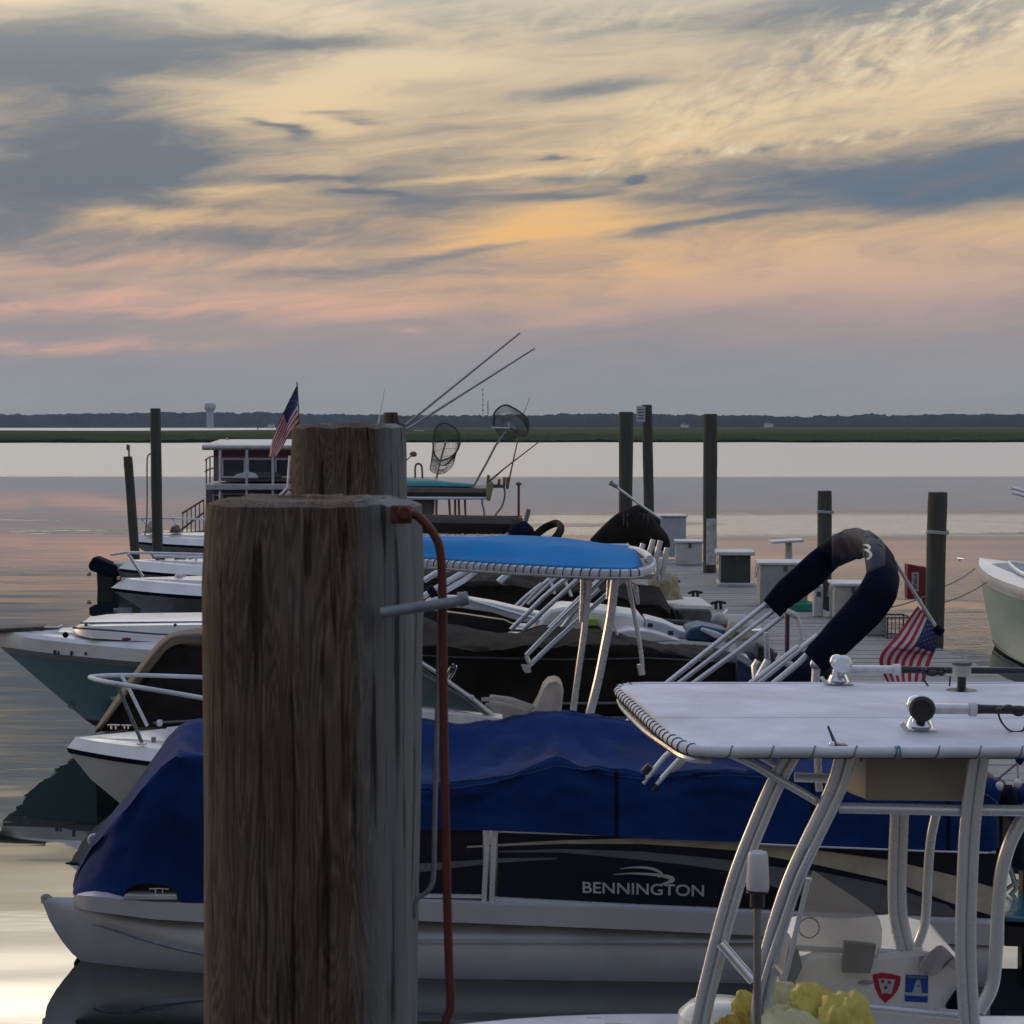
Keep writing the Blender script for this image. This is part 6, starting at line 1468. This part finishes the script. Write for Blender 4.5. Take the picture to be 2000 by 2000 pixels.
MB().prism([P(800, 975, Ys+.3), P(848, 976, Ys+.3), P(846, 1006, Ys+.3), P(800, 1006, Ys+.3)], (0, .6, 0)).build('helm_box', M('helm_grey', (.10,.105,.11), .5), t, bevel=.02)
for x0, x1 in ((853, 852), (877, 879), (889, 889), (896, 897), (908, 909)): MB().tube([P(x0, 974, Ys+.2), P(x1, 1010, Ys+.2), V(P(x1, 1010, Ys+.2).x, Ys+.2, .8)], .022, 6).build('roof_post', bronze, t)
MB().tube([P(941, 974, Ys), P(943, 990, Ys), P(946, 1006, Ys), V(P(946, 1006, Ys).x, Ys, .8)], .018, 6, k=2).build('roof_post', galv, t)
MB().tube([P(984, 950, Ys), P(986, 968, Ys), P(980, 990, Ys), P(968, 1006, Ys), P(962, 1030, Ys)], .018, 6, k=4).build('curved_stay', galv, t)
MB().prism([P(950, 946, Ys-.1), P(962, 940, Ys-.1), P(964, 950, Ys-.1), P(957, 980, Ys-.1), P(949, 976, Ys-.1)], (0, .2, 0)).build('corner_pad', olive, t, bevel=.02)
MB().prism([P(962, 946, Ys-.05), P(986, 947, Ys-.05), P(986, 953, Ys-.05), P(962, 953, Ys-.05)], (0, .3, 0)).build('rod_rack', dgrey, t)
for x, y, yy in ((954, 928, 946), (975, 936, 947), (985, 932, 950), (992, 932, 955)): MB().tube([P(x, y, Ys), P(x-1, yy, Ys)], .03, 8).build('rod_holder', bronze, t)
mb = MB(); mb.tube([P(811, 934, Ys), P(811, 912, Ys), P(815, 906, Ys), P(821, 907, Ys), P(824, 914, Ys), P(825, 934, Ys)], .02, 6, k=4); mb.build('antenna_hoop', bronze, t)
# outriggers, rods, nets
GS = 'rods and outriggers standing on the far fishing boat'
def rod(label, pts, Y, r0, r1, mat=galv, name='fishing_rod', cat='fishing rod'):
    mb = MB(); mb.tube([P(x, y, Y) for x, y in pts], [r0, r1], 6); return one(mb, name, label, cat, mat, GS)
om = M('outrigger_grey', (.33,.33,.35), .4, metal=.3)
rod('upper of the two long grey outrigger poles reaching up to the right over the treeline', [(745, 865), (790, 832), (1016, 650)], 35.0, .035, .016, om, 'outrigger_pole', 'outrigger')
rod('lower of the two long grey outrigger poles reaching up to the right over the treeline', [(760, 860), (812, 828), (1045, 680)], 35.6, .035, .016, om, 'outrigger_pole', 'outrigger')
rod('hair-thin antenna rising left of the chipped piling', [(738, 860), (739, 828), (751, 759)], 36, .02, .006, lampwhite, 'antenna', 'antenna')
rod('bronze fishing rod slanting up right from the corner pad', [(950, 945), (985, 915), (1076, 845)], 35, .022, .008, bronze)
rod('thin fishing rod standing nearly upright beside the rod holders', [(991, 955), (998, 920), (1010, 865), (1018, 820), (1035, 775)], 35.2, .02, .004, bronze)
fl = thing('float', 'small orange and dark float on a thin stick over the water', 'float', P(790, 905, 35)); MB().tube([P(786, 906, 35), P(804, 890, 35)], .012, 5).build('stick', bronze, fl)
mb = MB(); mb.ball(P(807, 887, 35), (.07, .05, .055), 10, 7); mb.v = [p+V(.02*nse(p.x*30, p.z*30, 1), 0, .02*nse(p.x*30, p.z*30, 1, 5)) for p in mb.v]; mb.build('ball', M('orange_float', (.30,.14,.02), .6, var=.4, scale=20, col2=(.05,.03,.02)), fl)
def net(label, Y, hoop, bag, handle, hr=.016, nr=.004):
    tt = thing('landing_net', label, 'landing net', P(handle[0][0], handle[0][1], Y), 'landing nets on the far fishing boat')
    hp = catmull([P(x, y, Y) for x, y in hoop], 6); MB().tube(hp, hr, 6).build('hoop', netm, tt)
    for hd in handle[1:] and [handle]: MB().tube([P(x, y, Y) for x, y in hd], .02, 6).build('handle', galv, tt)
    # bag: lines between the hoop and the bag outline behind it
    bp_ = catmull([P(x, y, Y+.35) for x, y in bag], 6); n_ = min(len(hp), len(bp_)); mb = MB()
    R_ = 6; rows = []
    for k_ in range(R_+1):
        f_ = k_/R_; rows.append([hp[int(i*(len(hp)-1)/(n_-1))].lerp(bp_[int(i*(len(bp_)-1)/(n_-1))], f_)+V(0, .12*math.sin(math.pi*f_), 0) for i in range(n_)])
    for k_ in range(1, R_+1): mb.tube(rows[k_], nr, 3)
    for i in range(n_): mb.tube([rows[k_][i] for k_ in range(R_+1)], nr, 3)
    c_ = sum(bp_, V(0,0,0))/len(bp_)
    for i in range(0, n_): mb.tube([rows[-1][i], rows[-1][i].lerp(c_, .6)+V(0, .05, 0)], nr, 3)
    mb.build('netting', netm, tt, smooth=False)
net('left landing net, upright with its bag hanging down, above the teal canvas', 35.5, [(858, 900), (848, 885), (846, 860), (850, 838), (862, 827), (878, 829), (894, 842), (899, 860), (893, 880), (878, 894), (858, 900)],
    [(852, 900), (842, 905), (840, 918), (850, 925), (862, 926), (872, 922), (884, 910), (888, 895), (880, 900), (868, 910), (852, 900)], [(871, 862), (864, 885), (860, 900), (852, 936)])
net('right landing net, larger and tilted on a long silver handle over the marsh', 35.2, [(962, 830), (965, 808), (975, 796), (988, 791), (1003, 797), (1020, 808), (1032, 822), (1032, 840), (1022, 852), (1000, 838), (975, 836), (962, 830)],
    [(966, 834), (968, 815), (980, 806), (996, 806), (1012, 814), (1026, 830), (1028, 845), (1018, 850), (1005, 856), (990, 858), (975, 850), (966, 834)], [(926, 948), (950, 905), (968, 870), (992, 838)])
mb = MB(); mb.tube([P(960, 835, 35.1), P(995, 836, 35.1), P(993, 826, 35.1)], .016, 6); mb.build('cross_bar', lampwhite, bpy.data.objects['landing_net.001'])

# ================================================================ 9. houseboat and its stair, far left boats
Yh = 52
t = thing('houseboat', 'two-storey white and maroon houseboat with a pale flat roof behind the big pilings', 'houseboat', P(600, 1060, Yh)); HB = t
hp_ = lambda x, y, d=0: P(x, y, Yh+d)
MB().prism([hp_(395, 874), hp_(760, 874), hp_(760, 879), hp_(395, 879)], (0, .01, 0)).build('roof_fascia', grey, t)
G = [[hp_(x, 877, -.02), hp_(x, 873, 0), hp_(x+ (35 if x < 500 else 0), 862, 2.2), hp_(x + (40 if x < 500 else 0), 866, 4)] for x in (395, 500, 640, 760)]
MB().grid(G, flip=True).build('roof', M('pale_roof', (.55,.56,.58), .5), t, solid=.06)
MB().prism([hp_(417, 879, .3), hp_(745, 879, .3), hp_(745, 940, .3), hp_(417, 940, .3)], (0, 3.2, 0)).build('upper_wall', M('lavender_wall', (.16,.13,.19), .6), t)
MB().prism([hp_(402, 957, .5), hp_(745, 957, .5), hp_(745, 1050, .5), hp_(402, 1050, .5)], (0, 3.2, 0)).build('lower_wall', M('lavender_wall_low', (.15,.14,.20), .6), t)
MB().prism([hp_(401, 946, -.4), hp_(750, 946, -.4), hp_(750, 957, -.4), hp_(401, 957, -.4)], (0, 4.2, 0)).build('balcony', M('pale_balcony', (.45,.47,.52), .5), t, bevel=.02)
def window(x0, y0, x1, y1, d, fm=white):
    fo = MB(); b_ = 3
    for q_ in (((x0-b_, y0-b_), (x1+b_, y0)), ((x0-b_, y1), (x1+b_, y1+b_)), ((x0-b_, y0), (x0, y1)), ((x1, y0), (x1+b_, y1))):
        (a0, b0), (a1, b1) = q_; fo.prism([hp_(a0, b0, d-.05), hp_(a1, b0, d-.05), hp_(a1, b1, d-.05), hp_(a0, b1, d-.05)], (0, .06, 0))
    f_ = fo.build('window', fm, t, smooth=False)
    MB().prism([hp_(x0, y0, d-.02), hp_(x1, y0, d-.02), hp_(x1, y1, d-.02), hp_(x0, y1, d-.02)], (0, .015, 0)).build('pane', glassd, f_, smooth=False)
fm = M('blue_white_frame', (.50,.54,.62), .5)
MB().prism([hp_(417, 879, .25), hp_(745, 879, .25), hp_(745, 891, .25), hp_(417, 891, .25)], (0, .06, 0)).build('eave_band', maroon, t)
window(436, 898, 476, 930, .3, fm); window(486, 898, 530, 930, .3, fm); window(540, 898, 575, 930, .3, fm); window(585, 898, 620, 930, .3, fm)
window(418, 968, 428, 1000, .5, fm); window(436, 966, 478, 1000, .5, fm); window(490, 966, 545, 1000, .5, fm)
MB().prism([hp_(452, 934, .1), hp_(462, 926, .1), hp_(482, 921, .1), hp_(500, 925, .1), hp_(505, 934, .1)], (0, .2, 0)).build('white_cushion', whitefab, t, bevel=.03)
MB().prism([hp_(500, 922, .15), hp_(540, 922, .15), hp_(552, 934, .15), hp_(498, 934, .15)], (0, .2, 0)).build('gear', dgrey, t, bevel=.03)
for x in (430, 482, 533): MB().tube([hp_(x, 879, -.3), hp_(x, 1010, -.35)], .035, 6).build('porch_post', fm, t)
mb = MB()
for y in (898, 921): mb.tube([hp_(401, y, 0), hp_(409, y-5, 1.5), hp_(417, y-7, 2.5)], .025, 5)
mb.build('balcony_rail', bronze, t)
for x, dy in ((403, 0), (410, -4)): MB().tube([hp_(x, 897+dy, .3), hp_(x, 946, .3)], .02, 5).build('rail_post', bronze, t)
MB().tube([hp_(441, 862, 2), hp_(443, 857, 2), hp_(447, 862, 2)], .04, 5).build('roof_light', fm, t)
MB().box(hp_(500, 1062, 2.4), (4.6, 4, .35)).build('float_hull', dgrey, t)
t = thing('gangway', 'thin railed gangway sloping down left from the houseboat', 'gangway', P(360, 1040, 50))
gq = lambda x, y: P(x, y, 50)
mb = MB()
mb.tube([gq(355, 1003), gq(398, 976)], .028, 6); mb.build('hand_rail', bronze, t)
MB().tube([gq(352, 1036), gq(398, 1001)], .028, 6).build('lower_rail', bronze, t)
for i in range(6): x = 357+i*8.2; y0 = 1003-(x-355)*.63; MB().tube([gq(x, y0), gq(x, 1041)], .016, 5).build('baluster', bronze, t)
MB().prism([gq(350, 1042), gq(400, 1036), gq(400, 1041), gq(350, 1047)], (0, .9, 0)).build('tread', deckwood, t)
# slanted pale tubes of a boat hidden behind the pilings
t = thing('folded_canopy', 'pale slanted canopy struts beside the dark piling in front of the houseboat', 'boat canopy', P(530, 985, 44))
MB().tube([P(524, 990, 44), P(562, 952, 44), P(564, 918, 44)], .03, 6).build('strut', lampwhite, t); MB().tube([P(540, 992, 44), P(568, 962, 44)], .07, 8).build('strut', seatm, t); MB().tube([P(564, 918, 44), P(566, 890, 44)], .03, 6).build('strut', lampwhite, t)
# upper flag
Yf2 = 43
t = thing('flag', 'striped flag drooping from a thin pole high above the houseboat', 'flag', P(586, 1000, Yf2))
MB().tube([P(580, 746, Yf2), P(583, 800, Yf2), P(590, 1050, Yf2)], .016, 6).build('pole', dgrey, t)
flag_cloth('cloth', t, [P(582, 828, Yf2), P(566, 850, Yf2), P(552, 872, Yf2), P(541, 892, Yf2)][:4], [P(580, 752, Yf2), P(556, 800, Yf2), P(536, 850, Yf2), P(524, 892, Yf2)], wav=.09, seed=2, canton=.36)

def bowboat(label, tipx, tipy, Y, Lh, sheer, hullm, rails, grp=None, bow=None, name='motorboat', low=.0):
    tip = P(tipx, tipy, Y); z = tip.z
    tt = thing(name, label, 'boat', (tip.x+Lh/2, Y, 0), grp)
    hh = Hull(tip, 0, Lh, [(-.3, -.3, 1.4, .4), (.05+low, .02, 1.0, .8), (z*.5, z*.45, .62, .98), (z-.06, z*.9-.06, .05, 1.15), (z, z*.9, 0, 1.18), (z+.16, z*.9+.14, .22, 1.05)], tl=2.8, pw=2.0)
    hh.band(1, 3, 'hull', hullm, tt); hh.band(0, 1, 'bottom', bottomblack, tt); hh.band(3, 4, 'rub_rail', navy, tt, out=.012); hh.band(4, 5, 'gunwale', white, tt, stern=False)
    hh.deck('deck', white, tt, g=.25, cut=.55, floor=.4, camber=.12)
    for r_ in rails: MB().tube([P(x, y, Y+d) for x, y, d in r_], .024, 6).build('bow_rail', tubew, tt)
    return tt, hh
ghull = M('blue_grey_hull', (.17,.20,.22), .3, coat=.2)
tt, hh = bowboat('white bowed motorboat with a curved blue-grey hull, nearest of the three left of the pilings', 217, 1148, 31, 4.8, 0, ghull, [[(217, 1083, 0), (248, 1079, -.2), (400, 1083, -.6)], [(250, 1081, -.3), (279, 1126, -.2)]])
for x, y in ((232, 1129), (240, 1131), (345, 1122), (352, 1123), (360, 1126)): MB().box(P(x, y, 31), (.05, .05, .05)).build('deck_fitting', chrome, tt)
MB().ball(P(350, 1124, 30.9), (.07, .05, .04), 8, 6).build('bow_light', lampwhite, tt)
tt, hh = bowboat('white bowed motorboat with dark deck fittings, middle of the three left of the pilings', 231, 1110, 34.6, 4.6, 0, M('tan_grey_hull', (.20,.19,.17), .4), [[(380, 1088, -.3), (396, 1110, -.3)], [(300, 1086, -.3), (400, 1089, -.4)]])
for x in (308, 318, 345, 352, 360, 372): MB().box(P(x, 1091+(x % 3), 34.5), (.08, .06, .05)).build('deck_fitting', dgrey, tt)
tt, hh = bowboat('low white boat with a tan edged hull farthest of the three left of the pilings', 252, 1056, 44.2, 4.2, 0, M('pale_hull', (.42,.43,.45), .4), [[(253, 1013, 0), (300, 1012, 0), (400, 1014, 0)], [(276, 1013, 0), (292, 1034, 0)], [(335, 1012, 0), (350, 1034, 0)]])
heap('anchor_rope', 'dark coil of rope and gear lying on the farthest white bow', 'rope', P(342, 1040, 44), .14, .2, .16, dgrey, 3)
heap('gear', 'pale heap of fishing gear on the farthest white bow near the tall piling', 'gear', P(300, 1040, 44), .18, .2, .22, M('pale_gear', (.33,.32,.32), .7), 5, .4)
# outboard with navy cover hanging at the far dock
t = thing('outboard_motor', 'tilted outboard motor under a navy cover, its dark leg in the water', 'outboard motor', P(205, 1148, 40.4))
Yo = 40.4; oq = lambda x, y, d=0: P(x, y, Yo+d)
MB().prism([oq(182, 1087), (oq(204, 1096)), (oq(231, 1108)), (oq(232, 1122)), (oq(222, 1128)), (oq(196, 1122)), (oq(174, 1114)), (oq(171, 1104))], (0, .5, 0)).build('cover', navy, t, bevel=.05)
MB().prism([oq(188, 1118, .1), oq(222, 1126, .1), oq(221, 1155, .1), oq(190, 1155, .1)], (0, .25, 0)).build('leg', bottomblack, t, bevel=.03)
MB().ball(oq(173, 1121, .2), (.06, .06, .05), 10, 7).build('knob', lampwhite, t)
t = thing('skiff', 'low grey skiff at the far dock behind the navy covered outboard', 'boat', oq(230, 1140, .5))
h = Hull(P(204, 1092, 40.9), 0, 3.0, [(-.2, -.2, .4, .4), (.05, .05, .2, .6), (.42, .40, 0, .75), (.55, .52, .06, .7)], tl=1.0); h.band(1, 3, 'hull', galv, t); h.band(0, 1, 'bottom', bottomblack, t); h.deck('deck', M('skiff_deck', (.3,.3,.29), .6), t, g=.12, cut=.3, floor=.3)
# bags and covered outboards at the right edge behind the T-top
t = thing('covered_outboard', 'pair of blue covered outboards with white caps seen right of the T-top box', 'outboard motor', P(1960, 1560, 12.6))
for i, (x0, x1, y0) in enumerate(((1916, 1950, 1522), (1954, 1985, 1538), (1978, 2030, 1532))):
    mb = MB(); c_ = P((x0+x1)/2, y0+26, 12.6+.05*i); mb.ball(c_, ((x1-x0)/2/F*12.6*1.15, .14, .105), 14, 10); mb.v = [p + V(0,0,.012*nse(p.x*14, p.z*14, 1, i)) for p in mb.v]; mb.build('cover', bluecov if i != 1 else navy, t)
for x, y in ((1952, 1536), (1987, 1531)): MB().ball(P(x, y, 12.5), (.028, .03, .034), 10, 8).build('white_cap', lampwhite, t)
MB().box(P(1970, 1535, 12.5), (.04, .04, .025)).build('clip', black, t)
t = thing('dock_line', 'slack dark mooring lines crossing above the blue covered outboards at the right edge', 'rope', P(1985, 1490, 12.8))
MB().tube([P(1945, 1525, 12.8), P(1985, 1492, 12.8), P(2020, 1460, 12.8)], .008, 6).build('line', rope, t); MB().tube([P(1987, 1490, 12.8), P(1989, 1525, 12.6)], .007, 6).build('line', rope, t)
MB().ball(P(1992, 1480, 12.8), (.035, .03, .05), 8, 6).build('knot', bluecov, t)
